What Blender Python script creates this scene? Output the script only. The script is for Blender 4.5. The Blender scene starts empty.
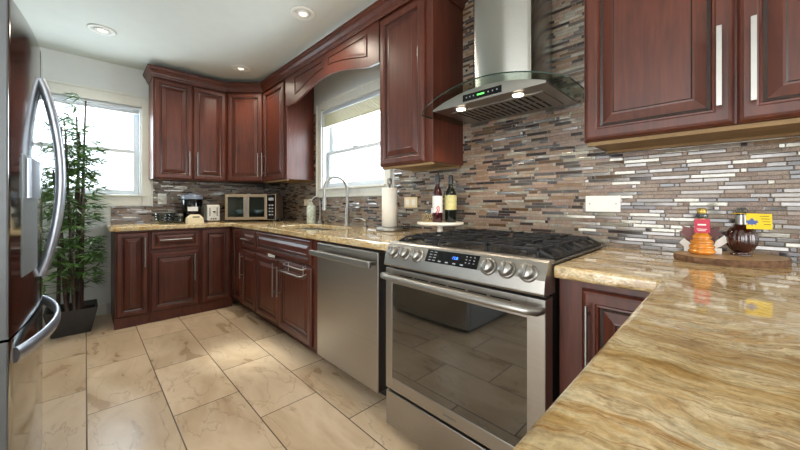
import bpy, math, random
from mathutils import Vector, Matrix
random.seed(7)
PI = math.pi
scn = bpy.context.scene
COL = scn.collection

# ------------------------------------------------------------------ camera
cam = bpy.data.objects.new('camera', bpy.data.cameras.new('camera')); COL.objects.link(cam)
YAW, PITCH, ROLL = math.radians(44.350), 0.0, 0.0
c_, s_ = math.cos(YAW), math.sin(YAW)
FW = Vector((-c_ * math.cos(PITCH), s_ * math.cos(PITCH), math.sin(PITCH)))
RT = Vector((s_, c_, 0)); UP = RT.cross(FW)
R2 = RT * math.cos(ROLL) + UP * math.sin(ROLL); U2 = -RT * math.sin(ROLL) + UP * math.cos(ROLL)
M = Matrix((R2, U2, -FW)).transposed().to_4x4(); M.translation = Vector((0.401, -1.754, 1.117))
cam.matrix_world = M
cam.data.sensor_width = 36; cam.data.lens = 321.9 * 36 / 800; cam.data.shift_y = -(225 - 203.3) / 800; cam.data.clip_start = 0.01; cam.data.clip_end = 100
scn.camera = cam

# ------------------------------------------------------------------ world, sun, area lights, exposure
scn.view_settings.view_transform = 'Standard'; scn.view_settings.look = 'None'
scn.view_settings.gamma = 1; scn.view_settings.use_curve_mapping = False
scn.view_settings.exposure = 0.5
W = bpy.data.worlds.new('overcast_sky'); scn.world = W; W.use_nodes = True
bg = W.node_tree.nodes['Background']; bg.inputs[0].default_value = (0.95, 0.98, 1.0, 1); bg.inputs[1].default_value = 3.5

def light(name, kind, loc, direction, energy, color=(1, 1, 1), size=None, sy=None, spot=None, blend=0.5):
    d = bpy.data.lights.new(name, kind); d.energy = energy; d.color = color
    if kind == 'AREA':
        d.shape = 'RECTANGLE'; d.size = size; d.size_y = sy or size
    elif kind == 'SUN': d.angle = size
    elif kind == 'SPOT': d.spot_size = spot; d.spot_blend = blend; d.shadow_soft_size = size or 0.05
    o = bpy.data.objects.new(name, d); COL.objects.link(o); o.location = loc
    o.rotation_euler = Vector(direction).to_track_quat('-Z', 'Y').to_euler(); return o

# sun slanting in through the back window onto the floor
light('sun_lamp', 'SUN', (-8, -4, 6), (1.68, 0.55, -1.60), 5.2, (1.0, 0.95, 0.86), size=math.radians(7))
# daylight arriving through the glazed doors of the dining end (behind the camera)
light('daylight_garden_doors', 'AREA', (0.1, -4.55, 1.25), (0, 1, 0.0), 34, (0.95, 0.98, 1.0), 2.3, 2.1)
light('added_side_daylight', 'AREA', (3.5, -1.75, 1.45), (-1, 0, 0.0), 30, (1.0, 0.98, 0.95), 3.0, 1.7)  # added fill from an unseen side opening, sized to put sparkle on the back mosaic
light('daylight_back_window', 'AREA', (-4.15, -1.75, 1.65), (1, 0.1, -0.1), 34, (0.9, 0.95, 1.0), 1.1, 1.1)
light('daylight_sink_window', 'AREA', (-2.03, 0.28, 1.66), (0, -1, -0.1), 30, (0.92, 0.96, 1.0), 1.1, 1.0)

# ------------------------------------------------------------------ node helper
class NT:
    def __init__(s, m):
        s.nt = m.node_tree; s.p = s.nt.nodes['Principled BSDF']
    def node(s, t, **kw):
        n = s.nt.nodes.new(t)
        for k, v in kw.items(): setattr(n, k, v)
        return n
    def link(s, a, b): s.nt.links.new(a, b)
    def put(s, inp, v):
        if isinstance(v, bpy.types.NodeSocket): s.link(v, inp)
        else: inp.default_value = v
    def m(s, op, a, b=0.0, c=0.0):
        n = s.node('ShaderNodeMath', operation=op)
        s.put(n.inputs[0], a); s.put(n.inputs[1], b)
        if op in ('MULTIPLY_ADD', 'COMPARE'): s.put(n.inputs[2], c)
        return n.outputs[0]
    def coord(s, kind='Object'): return s.node('ShaderNodeTexCoord').outputs[kind]
    def xyz(s, v):
        n = s.node('ShaderNodeSeparateXYZ'); s.link(v, n.inputs[0]); return n.outputs
    def comb(s, x, y, z=0.0):
        n = s.node('ShaderNodeCombineXYZ'); s.put(n.inputs[0], x); s.put(n.inputs[1], y); s.put(n.inputs[2], z); return n.outputs[0]
    def scale(s, v, sc, loc=(0, 0, 0), rot=(0, 0, 0)):
        n = s.node('ShaderNodeMapping'); s.link(v, n.inputs[0]); n.inputs['Scale'].default_value = sc
        n.inputs['Location'].default_value = loc; n.inputs['Rotation'].default_value = rot; return n.outputs[0]
    def noise(s, v, sc=5, det=4, rough=0.5, dist=0.0):
        n = s.node('ShaderNodeTexNoise'); s.link(v, n.inputs['Vector']); n.inputs['Scale'].default_value = sc
        n.inputs['Detail'].default_value = det; n.inputs['Roughness'].default_value = rough; n.inputs['Distortion'].default_value = dist
        return n.outputs['Fac']
    def white(s, v, out='Value'):
        n = s.node('ShaderNodeTexWhiteNoise', noise_dimensions='3D'); s.link(v, n.inputs['Vector']); return n.outputs[out]
    def ramp(s, f, stops, mode='LINEAR'):
        n = s.node('ShaderNodeValToRGB'); s.put(n.inputs[0], f); r = n.color_ramp; r.interpolation = mode
        while len(r.elements) < len(stops): r.elements.new(0.5)
        for e, (p, c) in zip(r.elements, stops):
            e.position = p; e.color = (c[0], c[1], c[2], 1) if isinstance(c, tuple) else (c, c, c, 1)
        return n.outputs[0]
    def mix(s, f, a, b, blend='MIX'):
        n = s.node('ShaderNodeMix', data_type='RGBA', blend_type=blend); s.put(n.inputs[0], f)
        for i, v in ((6, a), (7, b)):
            if isinstance(v, tuple): v = (v[0], v[1], v[2], 1)
            s.put(n.inputs[i], v)
        return n.outputs[2]
    def bump(s, h, strength=0.2, dist=0.01):
        n = s.node('ShaderNodeBump'); s.put(n.inputs['Height'], h); n.inputs['Strength'].default_value = strength
        n.inputs['Distance'].default_value = dist; s.link(n.outputs[0], s.p.inputs['Normal']); return n.outputs[0]
    def set(s, name, v): s.put(s.p.inputs[name], v)

def lin(r, g, b):
    f = lambda c: (c / 255 / 12.92) if c / 255 <= 0.04045 else ((c / 255 + 0.055) / 1.055) ** 2.4
    return (f(r), f(g), f(b))

def newmat(name):
    m = bpy.data.materials.new(name); m.use_nodes = True; return m, NT(m)

def plain(name, rgb, rough=0.5, metal=0.0, var=0.06, scale=30, bump=0.0, coat=0.0, emit=0, stretch=(1, 1, 1), spec=None):
    m, n = newmat(name); base = lin(*rgb)
    f = n.noise(n.scale(n.coord(), stretch), scale, 4)
    lo = tuple(c * (1 - var) for c in base); hi = tuple(min(1, c * (1 + var)) for c in base)
    n.set('Base Color', n.ramp(f, [(0.3, lo), (0.7, hi)]))
    n.set('Roughness', rough); n.set('Metallic', metal); n.set('Coat Weight', coat)
    if spec is not None: n.set('Specular IOR Level', spec)
    if bump: n.bump(f, bump, 0.004)
    if emit: n.set('Emission Color', (*base, 1)); n.set('Emission Strength', emit)
    return m

def wood(name, dark, mid, light_, rough=0.28, coat=0.35, grain=(14, 14, 1.2)):
    m, n = newmat(name); co = n.coord()
    f1 = n.noise(n.scale(co, grain), 3.0, 6, 0.6, 0.6)
    f2 = n.noise(n.scale(co, (grain[0] * 5, grain[1] * 5, grain[2] * 2)), 5, 4)
    blot = n.noise(co, 4.5, 3, 0.5)
    c = n.ramp(f1, [(0.25, lin(*dark)), (0.5, lin(*mid)), (0.8, lin(*light_))])
    c = n.mix(n.m('MULTIPLY', f2, 0.22), c, tuple(x * 0.6 for x in lin(*dark)))
    c = n.mix(n.m('MULTIPLY', n.ramp(blot, [(0.42, 0.0), (0.7, 1.0)]), 0.35), c, lin(*light_))
    n.set('Base Color', c); n.set('Roughness', rough); n.set('Specular IOR Level', 0.4); n.set('Coat Weight', coat); n.set('Coat Roughness', 0.22)
    return m

def steel(name, rgb=(178, 176, 172), rough=0.26, axis='x', fine=0.10):
    m, n = newmat(name); co = n.coord()
    sc = {'x': (2, 260, 260), 'z': (260, 260, 2), 'y': (260, 2, 260)}[axis]
    f = n.noise(n.scale(co, sc), 1.0, 3, 0.6)
    n.set('Base Color', n.ramp(f, [(0.3, tuple(c * 0.93 for c in lin(*rgb))), (0.7, lin(*rgb))]))
    n.set('Metallic', 1.0); n.set('Roughness', n.m('MULTIPLY_ADD', f, fine, rough - fine / 2)); n.set('Anisotropic', 0.3)
    return m

def glass(name, rgb=(235, 245, 240), alpha=0.12, rough=0.02, ior_spec=0.5):
    """thin pane: mostly see-through with a real surface reflection"""
    m, n = newmat(name)
    n.set('Base Color', (*lin(*rgb), 1)); n.set('Roughness', rough)
    gl = n.node('ShaderNodeBsdfGlossy'); gl.inputs['Roughness'].default_value = rough
    tr = n.node('ShaderNodeBsdfTransparent'); tr.inputs[0].default_value = (*lin(*rgb), 1)
    fr = n.node('ShaderNodeFresnel'); fr.inputs[0].default_value = 1.45
    nz = n.noise(n.coord(), 3, 2)
    front = n.m('SUBTRACT', 1.0, n.node('ShaderNodeNewGeometry').outputs['Backfacing'])
    fac = n.m('MULTIPLY', n.m('ADD', n.m('MULTIPLY', fr.outputs[0], 0.9), n.m('MULTIPLY', nz, alpha)), front)
    mx = n.node('ShaderNodeMixShader'); n.link(fac, mx.inputs[0]); n.link(tr.outputs[0], mx.inputs[1]); n.link(gl.outputs[0], mx.inputs[2])
    n.link(mx.outputs[0], n.nt.nodes['Material Output'].inputs['Surface']); return m

# ------------------------------------------------------------------ surface materials
def mosaic():
    m, n = newmat('mosaic_tile'); o = n.xyz(n.coord())
    u = n.m('ADD', o[0], o[1]); v = o[2]; P, L = 0.0158, 0.128
    vv = n.m('DIVIDE', v, P); row = n.m('FLOOR', vv); rv = n.m('FRACT', vv)
    rr = n.white(n.comb(row, 3.7, 1.3))
    uu = n.m('ADD', n.m('DIVIDE', u, L), n.m('MULTIPLY', rr, 9.31)); cell = n.m('FLOOR', uu); fu = n.m('FRACT', uu)
    sw = n.white(n.comb(cell, row, 5.5))
    s = n.ramp(sw, [(0.0, 0.13), (0.22, 0.42), (0.42, 0.62), (0.6, 0.86), (0.85, 0.995)], 'CONSTANT')
    isb = n.m('GREATER_THAN', fu, s); idn = n.m('ADD', n.m('MULTIPLY', cell, 2.0), isb)
    h = n.white(n.comb(idn, row, 9.1)); h2 = n.white(n.comb(idn, row, 4.2), 'Color')
    du = n.m('MULTIPLY', n.m('MINIMUM', n.m('MINIMUM', fu, n.m('SUBTRACT', 1.0, fu)), n.m('ABSOLUTE', n.m('SUBTRACT', fu, s))), L)
    dv = n.m('MULTIPLY', n.m('MINIMUM', rv, n.m('SUBTRACT', 1.0, rv)), P)
    d = n.m('MINIMUM', du, dv); grout = n.m('LESS_THAN', d, 0.0011)
    cols = [(0.0, lin(186, 182, 168)), (0.13, lin(158, 128, 108)), (0.30, lin(172, 148, 126)), (0.43, lin(104, 80, 56)),
            (0.53, lin(68, 58, 54)), (0.62, lin(132, 128, 126)), (0.76, lin(146, 116, 84)), (0.86, lin(160, 148, 134)), (0.95, lin(78, 72, 74))]
    c = n.ramp(h, cols, 'CONSTANT')
    stone = n.ramp(h, [(0.0, 0.0), (0.13, 1.0), (0.43, 0.0), (0.76, 0.5), (0.86, 0.0)], 'CONSTANT')
    sp = n.ramp(n.noise(n.coord(), 420, 2, 0.6), [(0.40, 0.35), (0.58, 1.3)])
    c = n.mix(n.m('MULTIPLY', stone, 0.8), c, n.mix(1.0, c, sp, 'MULTIPLY'))
    cloud = n.ramp(n.noise(n.coord(), 45, 3), [(0.3, 0.7), (0.7, 1.15)])
    c = n.mix(0.7, c, n.mix(1.0, c, cloud, 'MULTIPLY'))
    c = n.mix(grout, c, lin(122, 108, 96))
    n.set('Base Color', c)
    rough = n.m('MAXIMUM', n.m('MULTIPLY_ADD', stone, 0.30, 0.13), n.m('MULTIPLY', grout, 0.8)); n.set('Roughness', rough)
    n.set('Specular IOR Level', 0.75)
    c_d = n.mix(1.0, c, (0.62, 0.61, 0.59), 'MULTIPLY'); n.set('Base Color', c_d)
    n.set('Metallic', n.m('MULTIPLY', n.ramp(h, [(0.0, 0.2), (0.13, 0.0), (0.62, 0.6), (0.76, 0.0), (0.95, 0.5)], 'CONSTANT'), n.m('SUBTRACT', 1.0, grout)))
    # each tile sits at a very slightly different tilt
    vm = n.node('ShaderNodeVectorMath', operation='MULTIPLY_ADD'); n.link(h2, vm.inputs[0]); vm.inputs[1].default_value = (0.15,) * 3; vm.inputs[2].default_value = (-0.075,) * 3
    bmp = n.bump(n.m('MINIMUM', n.m('MULTIPLY', d, 400), 1.0), 0.5, 0.001)
    va = n.node('ShaderNodeVectorMath', operation='ADD'); n.link(bmp, va.inputs[0]); n.link(vm.outputs[0], va.inputs[1])
    vn = n.node('ShaderNodeVectorMath', operation='NORMALIZE'); n.link(va.outputs[0], vn.inputs[0]); n.link(vn.outputs[0], n.p.inputs['Normal'])
    return m

def floor_tile():
    m, n = newmat('floor_tile'); co = n.coord(); o = n.xyz(co)
    vv = n.m('DIVIDE', n.m('ADD', o[1], 1.749 + 3.15), 0.315); row = n.m('FLOOR', vv); rv = n.m('FRACT', vv)
    off = n.m('MULTIPLY', n.m('MODULO', row, 2.0), 0.5)
    uu = n.m('ADD', n.m('DIVIDE', n.m('ADD', o[0], 1.900 + 6.4), 0.64), off); cell = n.m('FLOOR', uu); fu = n.m('FRACT', uu)
    du = n.m('MULTIPLY', n.m('MINIMUM', fu, n.m('SUBTRACT', 1.0, fu)), 0.64)
    dv = n.m('MULTIPLY', n.m('MINIMUM', rv, n.m('SUBTRACT', 1.0, rv)), 0.315)
    d = n.m('MINIMUM', du, dv); grout = n.m('LESS_THAN', d, 0.0028)
    rnd = n.white(n.comb(row, cell, 2.2), 'Color')
    va = n.node('ShaderNodeVectorMath', operation='MULTIPLY_ADD'); n.link(rnd, va.inputs[0]); va.inputs[1].default_value = (6, 6, 6); n.link(co, va.inputs[2])
    q = n.scale(va.outputs[0], (1.0, 2.4, 1), rot=(0, 0, 0.55))
    f = n.noise(q, 1.8, 5, 0.5, 0.9); g = n.noise(q, 2.2, 6, 0.5, 0.5); hh = n.white(n.comb(cell, row, 7.7))
    c = n.ramp(f, [(0.30, lin(176, 149, 120)), (0.44, lin(198, 173, 142)), (0.58, lin(212, 190, 162)), (0.74, lin(188, 160, 128))])
    vein = n.ramp(n.m('ABSOLUTE', n.m('SUBTRACT', g, 0.5)), [(0.0, 1.0), (0.004, 0.35), (0.014, 0.0)])
    c = n.mix(n.m('MULTIPLY', vein, 0.5), c, lin(136, 102, 70))
    c = n.mix(1.0, c, n.ramp(hh, [(0, 0.86), (1, 1.04)]), 'MULTIPLY')
    c = n.mix(grout, c, lin(92, 76, 60)); n.set('Base Color', c)
    n.set('Roughness', n.m('MAXIMUM', n.m('MULTIPLY_ADD', f, 0.2, 0.2), n.m('MULTIPLY', grout, 0.8)))
    n.bump(n.m('ADD', n.m('MINIMUM', n.m('MULTIPLY', d, 250), 1.0), n.m('MULTIPLY', g, 0.25)), 0.25, 0.003)
    return m

def granite():
    m, n = newmat('golden_granite'); co = n.coord()
    w = n.noise(co, 3.5, 4, 0.6); w2 = n.noise(n.scale(co, (1, 1, 1), loc=(5, 3, 1)), 9.0, 4, 0.6)
    va = n.node('ShaderNodeVectorMath', operation='MULTIPLY_ADD'); n.link(n.comb(w2, w, 0.0), va.inputs[0]); va.inputs[1].default_value = (0.10, 0.22, 0); n.link(co, va.inputs[2])
    wv = va.outputs[0]; ROT = (0, 0, -0.16)
    f = n.noise(n.scale(wv, (1.5, 5.0, 4), rot=ROT), 3.6, 8, 0.68, 0.4)
    g = n.noise(n.scale(wv, (2.2, 8.0, 6), rot=ROT, loc=(3, 1, 0)), 3.0, 6, 0.62, 0.8)
    k = n.noise(n.scale(wv, (1, 3.2, 3), rot=ROT, loc=(7, 2, 0)), 3.0, 5, 0.6, 1.2)
    sp = n.noise(co, 120, 4, 0.75); sp2 = n.noise(n.scale(wv, (12, 30, 20), rot=ROT), 2.5, 5, 0.7)
    c = n.ramp(f, [(0.26, lin(120, 92, 58)), (0.37, lin(166, 136, 92)), (0.46, lin(196, 170, 124)), (0.54, lin(218, 200, 162)), (0.63, lin(190, 156, 104)), (0.76, lin(144, 106, 62))])
    gold = n.ramp(k, [(0.52, 0.0), (0.62, 1.0)]); c = n.mix(n.m('MULTIPLY', gold, 0.38), c, lin(186, 144, 72))
    pale = n.ramp(k, [(0.30, 1.0), (0.42, 0.0)]); c = n.mix(n.m('MULTIPLY', pale, 0.45), c, lin(196, 192, 172))
    vein = n.ramp(n.m('ABSOLUTE', n.m('SUBTRACT', g, 0.5)), [(0.0, 1.0), (0.015, 0.4), (0.04, 0.0)]); c = n.mix(n.m('MULTIPLY', vein, n.m('MULTIPLY', f, 1.0)), c, lin(124, 88, 44))
    rust = n.ramp(n.m('ABSOLUTE', n.m('SUBTRACT', k, 0.47)), [(0.0, 1.0), (0.010, 0.0)]); c = n.mix(n.m('MULTIPLY', rust, 0.6), c, lin(142, 88, 38))
    c = n.mix(1.0, c, n.ramp(sp, [(0.3, 0.78), (0.6, 1.06)]), 'MULTIPLY')
    c = n.mix(1.0, c, n.ramp(sp2, [(0.34, 0.72), (0.48, 1.0), (0.66, 1.10)]), 'MULTIPLY')
    n.set('Base Color', c); n.set('Roughness', n.m('MULTIPLY_ADD', sp, 0.05, 0.02)); n.set('Specular IOR Level', 0.75)
    return m

MT = {}
MT['mosaic'] = mosaic(); MT['floor'] = floor_tile(); MT['granite'] = granite()
MT['paint'] = plain('wall_paint', (206, 208, 204), 0.6, var=0.02, scale=8)
MT['ceil'] = plain('ceiling_paint', (208, 210, 204), 0.7, var=0.02, scale=8)
MT['trim'] = plain('cream_trim_paint', (208, 207, 198), 0.4, var=0.03)
MT['vinyl'] = plain('window_vinyl', (196, 202, 208), 0.35, var=0.02)
MT['blind'] = plain('blind_slats', (214, 208, 182), 0.5, var=0.04)
MT['wood'] = wood('cherry_wood', (58, 27, 17), (81, 38, 26), (102, 52, 36), 0.38, 0.05)
MT['glaze'] = wood('dark_glaze_groove', (24, 11, 9), (34, 16, 12), (44, 22, 16))
MT['pine'] = wood('raw_pine', (108, 82, 50), (134, 106, 68), (154, 126, 86), 0.6, 0.0, (2, 10, 10))
MT['steel'] = steel('brushed_steel', (172, 168, 162), 0.34); MT['steelz'] = steel('brushed_steel_vertical', (190, 188, 184), 0.2, 'x', 0.06)
MT['steelduct'] = steel('hood_steel', (176, 176, 172), 0.24, 'x', 0.06)
MT['steelduct'].node_tree.nodes['Principled BSDF'].inputs['Anisotropic'].default_value = 0.85; MT['steelduct'].node_tree.nodes['Principled BSDF'].inputs['Anisotropic Rotation'].default_value = 0.25
_n = NT(MT['steelduct']); _t = _n.node('ShaderNodeTangent', direction_type='RADIAL', axis='Z'); _n.link(_t.outputs[0], _n.p.inputs['Tangent'])
MT['steelfr'] = steel('fridge_steel', (168, 170, 170), 0.10, 'x', 0.04)
MT['dsteel'] = plain('side_gray_steel', (98, 102, 105), 0.45, 0.4, 0.05)
MT['chrome'] = plain('satin_nickel', (160, 158, 154), 0.40, 1.0, 0.03)
MT['hbar'] = plain('fridge_handle_metal', (178, 184, 194), 0.38, 1.0, 0.03)
MT['dispgray'] = plain('dispenser_gray', (128, 136, 138), 0.35, 0.3)
MT['black'] = plain('black_plastic', (20, 20, 22), 0.3, var=0.1)
MT['void'] = plain('dark_gap', (14, 12, 11), 0.8, var=0.1)
MT['iron'] = plain('cast_iron', (30, 30, 32), 0.42, 0.2, 0.15, 90, 0.1)
MT['enamel'] = plain('cooktop_steel', (120, 118, 114), 0.25, 0.9, 0.06)
MT['ovenglass'] = plain('oven_glass', (22, 22, 20), 0.05, 0.0, 0.05, spec=1.0)
MT['ovenglass'].node_tree.nodes['Principled BSDF'].inputs['Coat Weight'].default_value = 1.0
MT['ovenglass'].node_tree.nodes['Principled BSDF'].inputs['Coat IOR'].default_value = 1.85
MT['ovenglass'].node_tree.nodes['Principled BSDF'].inputs['Coat Roughness'].default_value = 0.02
MT['pglass'] = plain('black_panel_glass', (10, 10, 12), 0.08, var=0.05)
MT['blue'] = plain('clock_blue', (70, 130, 255), 0.5, emit=2); MT['green'] = plain('led_green', (90, 220, 90), 0.5, emit=1.2)
MT['mark'] = plain('panel_marks', (150, 152, 156), 0.5)
MT['pane'] = glass('window_glass', (244, 250, 252), 0.01)
MT['hoodglass'] = glass('hood_glass', (236, 242, 236), 0.02)
MT['gedge'] = plain('glass_edge', (30, 52, 44), 0.15, var=0.1)
MT['lamp'] = plain('lamp_face', (255, 240, 214), 0.5, emit=1.1, var=0.0)
MT['hlamp'] = plain('hood_lamp_face', (255, 240, 215), 0.5, emit=6, var=0.0)
MT['white'] = plain('white_plastic', (222, 220, 212), 0.35, var=0.02)
MT['cream'] = plain('cream_plastic', (214, 196, 158), 0.4, var=0.03)
MT['paper'] = plain('paper_towel', (236, 230, 218), 0.9, var=0.03, scale=120, bump=0.3)
MT['pot'] = plain('dark_planter', (52, 50, 50), 0.55, var=0.15, scale=20, bump=0.1)
MT['soil'] = plain('soil', (46, 34, 26), 0.95, var=0.4, scale=60, bump=0.6)
MT['culm'] = plain('bamboo_culm', (64, 46, 36), 0.5, var=0.3, scale=12)
MT['leaf'] = plain('bamboo_leaf', (78, 112, 52), 0.5, var=0.45, scale=7)
MT['winegreen'] = plain('dark_wine_glass', (16, 20, 14), 0.06, var=0.2)
MT['winered'] = plain('red_wine_glass', (50, 12, 16), 0.06, var=0.2)
MT['labely'] = plain('cream_yellow_label', (188, 180, 122), 0.6, var=0.15, scale=60)
MT['labelw'] = plain('white_label', (226, 222, 216), 0.6, var=0.05)
MT['red'] = plain('red_print', (184, 30, 62), 0.45, var=0.1)
MT['honey'] = plain('honey_amber', (206, 128, 34), 0.16, var=0.18, scale=25, coat=0.6)
MT['syrup'] = plain('dark_syrup_glass', (50, 18, 14), 0.05, var=0.3, coat=1.0)
MT['maple'] = plain('maroon_leaf_glass', (92, 28, 16), 0.4, var=0.3, scale=20)
MT['gold'] = plain('gold_cap', (190, 160, 84), 0.35, 0.6, 0.1)
MT['yellow'] = plain('yellow_card', (234, 196, 22), 0.6, var=0.03)
MT['bluep'] = plain('blue_print', (72, 96, 150), 0.6, var=0.1)
MT['ink'] = plain('dark_ink', (70, 60, 30), 0.7)
MT['bark'] = plain('tree_bark', (104, 74, 50), 0.9, var=0.5, scale=60, bump=0.9)
MT['slice'] = wood('wood_slice_face', (150, 114, 76), (178, 142, 98), (200, 168, 124), 0.5, 0.1, (5, 5, 5))
MT['clear'] = glass('clear_glass', (210, 220, 222), 0.10)
MT['smoke'] = glass('smoked_glass', (96, 84, 78), 0.06)
MT['bluegray'] = plain('blue_gray_lid', (112, 122, 138), 0.3, var=0.08)
MT['marble'] = plain('white_marble', (226, 220, 206), 0.25, var=0.06, scale=14)
MT['wicker'] = plain('woven_basket', (150, 130, 96), 0.8, var=0.5, scale=90, bump=0.5)
MT['bronze'] = plain('toaster_oven_bronze', (180, 160, 136), 0.35, 0.7, 0.05)
MT['soapg'] = plain('soap_label', (204, 214, 198), 0.4, var=0.35, scale=40)
MT['basin'] = steel('sink_steel', (150, 150, 146), 0.3, 'x')

# ------------------------------------------------------------------ mesh builder
class MB:
    def __init__(s): s.v = []; s.f = []; s.mi = []; s.sm = []
    def add(s, vs, fs, mi=0, sm=False):
        b = len(s.v); s.v += [Vector(v) for v in vs]; s.f += [tuple(b + i for i in f) for f in fs]
        s.mi += [mi] * len(fs); s.sm += [sm] * len(fs); return s
    def box(s, x0, y0, z0, x1, y1, z1, mi=0):
        x0, x1 = sorted((x0, x1)); y0, y1 = sorted((y0, y1)); z0, z1 = sorted((z0, z1))
        vs = [(x, y, z) for z in (z0, z1) for y in (y0, y1) for x in (x0, x1)]
        return s.add(vs, [(0, 2, 3, 1), (4, 5, 7, 6), (0, 1, 5, 4), (2, 6, 7, 3), (0, 4, 6, 2), (1, 3, 7, 5)], mi)
    def prism(s, pts, d, mi=0, sm=False):
        """polygon pts (3D), extruded by vector d"""
        n = len(pts); d = Vector(d); p = [Vector(q) for q in pts]
        return s.add(p + [q + d for q in p], [tuple(range(n))[::-1], tuple(range(n, 2 * n))], mi).add(p + [q + d for q in p], [(i, (i + 1) % n, n + (i + 1) % n, n + i) for i in range(n)], mi, sm)
    def lathe(s, c, prof, ax=(0, 0, 1), seg=24, mi=0, sm=True, sx=1.0, sy=1.0, ribs=0, ramp=0.0):
        """prof: (radius, height) pairs along axis from c"""
        a = Vector(ax).normalized(); t = Vector((1, 0, 0)) if abs(a.z) > 0.9 else Vector((0, 0, 1)); e1 = t.cross(a).normalized(); e2 = a.cross(e1)
        if abs(a.z) > 0.9: e1, e2 = Vector((1, 0, 0)), Vector((0, a.z, 0))
        vs = []; c = Vector(c)
        for r, h in prof:
            for k in range(seg):
                th = 2 * PI * k / seg; rr = r * (1 + ramp * math.cos(ribs * th)) if ribs else r
                vs.append(c + a * h + e1 * (rr * math.cos(th) * sx) + e2 * (rr * math.sin(th) * sy))
        m = len(prof); fs = [(i * seg + k, i * seg + (k + 1) % seg, (i + 1) * seg + (k + 1) % seg, (i + 1) * seg + k) for i in range(m - 1) for k in range(seg)]
        s.add(vs, fs, mi, sm)
        if prof[0][0] > 1e-5: s.add(vs[:seg], [tuple(range(seg))[::-1]], mi)
        if prof[-1][0] > 1e-5: s.add(vs[-seg:], [tuple(range(seg))], mi)
        return s
    def cyl(s, c, r, h, ax=(0, 0, 1), seg=20, mi=0, r2=None): return s.lathe(c, [(r, 0), (r if r2 is None else r2, h)], ax, seg, mi)
    def tube(s, pts, r, seg=10, mi=0, flat=1.0, updir=None):
        p = [Vector(q) for q in pts]; rs = r if isinstance(r, (list, tuple)) else [r] * len(p); vs = []; up = None
        for i, q in enumerate(p):
            t = (p[min(i + 1, len(p) - 1)] - p[max(i - 1, 0)]).normalized()
            if updir is not None: e1 = Vector(updir) - t * t.dot(Vector(updir)); e1.normalize()
            else:
                if up is None: up = Vector((0, 0, 1)) if abs(t.z) < 0.9 else Vector((1, 0, 0))
                e1 = (up - t * t.dot(up)).normalized(); up = e1
            e2 = t.cross(e1)
            for k in range(seg):
                th = 2 * PI * k / seg; vs.append(q + e1 * rs[i] * math.cos(th) + e2 * rs[i] * flat * math.sin(th))
        n = len(p); fs = [(i * seg + k, i * seg + (k + 1) % seg, (i + 1) * seg + (k + 1) % seg, (i + 1) * seg + k) for i in range(n - 1) for k in range(seg)]
        s.add(vs, fs, mi, True); s.add(vs[:seg], [tuple(range(seg))[::-1]], mi); s.add(vs[-seg:], [tuple(range(seg))], mi); return s
    def rings(s, o, u, v, n, w, h, prof, mis):
        """nested rectangular rings: prof (inset, depth); last ring is closed"""
        o, u, v, n = Vector(o), Vector(u), Vector(v), Vector(n); vs = []
        for i, d in prof:
            for a, b in ((i, i), (w - i, i), (w - i, h - i), (i, h - i)): vs.append(o + u * a + v * b + n * d)
        m = len(prof)
        for r in range(m - 1):
            s.add(vs[4 * r:4 * r + 8], [(k, (k + 1) % 4, 4 + (k + 1) % 4, 4 + k) for k in range(4)], mis[r])
        s.add(vs[-4:], [(0, 1, 2, 3)], mis[-1]); s.add(vs[:4], [(3, 2, 1, 0)], mis[0]); return s
    def leafq(s, a, b, w, nrm, mi=0):
        a, b = Vector(a), Vector(b); side = (b - a).cross(Vector(nrm)); 
        if side.length < 1e-6: side = Vector((1, 0, 0))
        side = side.normalized() * w; m1 = a.lerp(b, 0.35); dr = Vector((0, 0, -0.006))
        return s.add([a, m1 + side, b, m1 - side, m1 + dr], [(0, 1, 4), (1, 2, 4), (2, 3, 4), (3, 0, 4)], mi)
    def build(s, name, mats, parent=None, bevel=0.0, seg=2, subsurf=0):
        org = ORG.get(parent.name, Vector()) if parent else Vector()
        me = bpy.data.meshes.new(name); me.from_pydata([tuple(v - org) for v in s.v], [], s.f)
        for m in (mats if isinstance(mats, (list, tuple)) else [mats]): me.materials.append(MT[m])
        for p, i, q in zip(me.polygons, s.mi, s.sm): p.material_index = i; p.use_smooth = q
        me.validate(); me.update()
        o = bpy.data.objects.new(name, me); COL.objects.link(o)
        if parent: o.parent = parent; ORG[o.name] = org
        if bevel:
            b = o.modifiers.new('bevel', 'BEVEL'); b.width = bevel; b.segments = seg; b.limit_method = 'ANGLE'; b.angle_limit = 0.7
        if subsurf: q = o.modifiers.new('sub', 'SUBSURF'); q.levels = q.render_levels = subsurf
        return o
ORG = {}
def thing(name, label, cat, loc=(0, 0, 0), group=None):
    o = bpy.data.objects.new(name, None); COL.objects.link(o); o.location = loc; o.empty_display_size = 0.05
    ORG[o.name] = Vector(loc); o['label'] = label; o['category'] = cat
    if group: o['group'] = group
    return o
def tag(o, label, cat, group=None):
    o['label'] = label; o['category'] = cat
    if group: o['group'] = group
    return o
def struct(o): o['kind'] = 'structure'; return o
def arc(c, r, a0, a1, n, e1, e2):
    c, e1, e2 = Vector(c), Vector(e1), Vector(e2)
    return [c + e1 * r * math.cos(a0 + (a1 - a0) * k / n) + e2 * r * math.sin(a0 + (a1 - a0) * k / n) for k in range(n + 1)]
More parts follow.
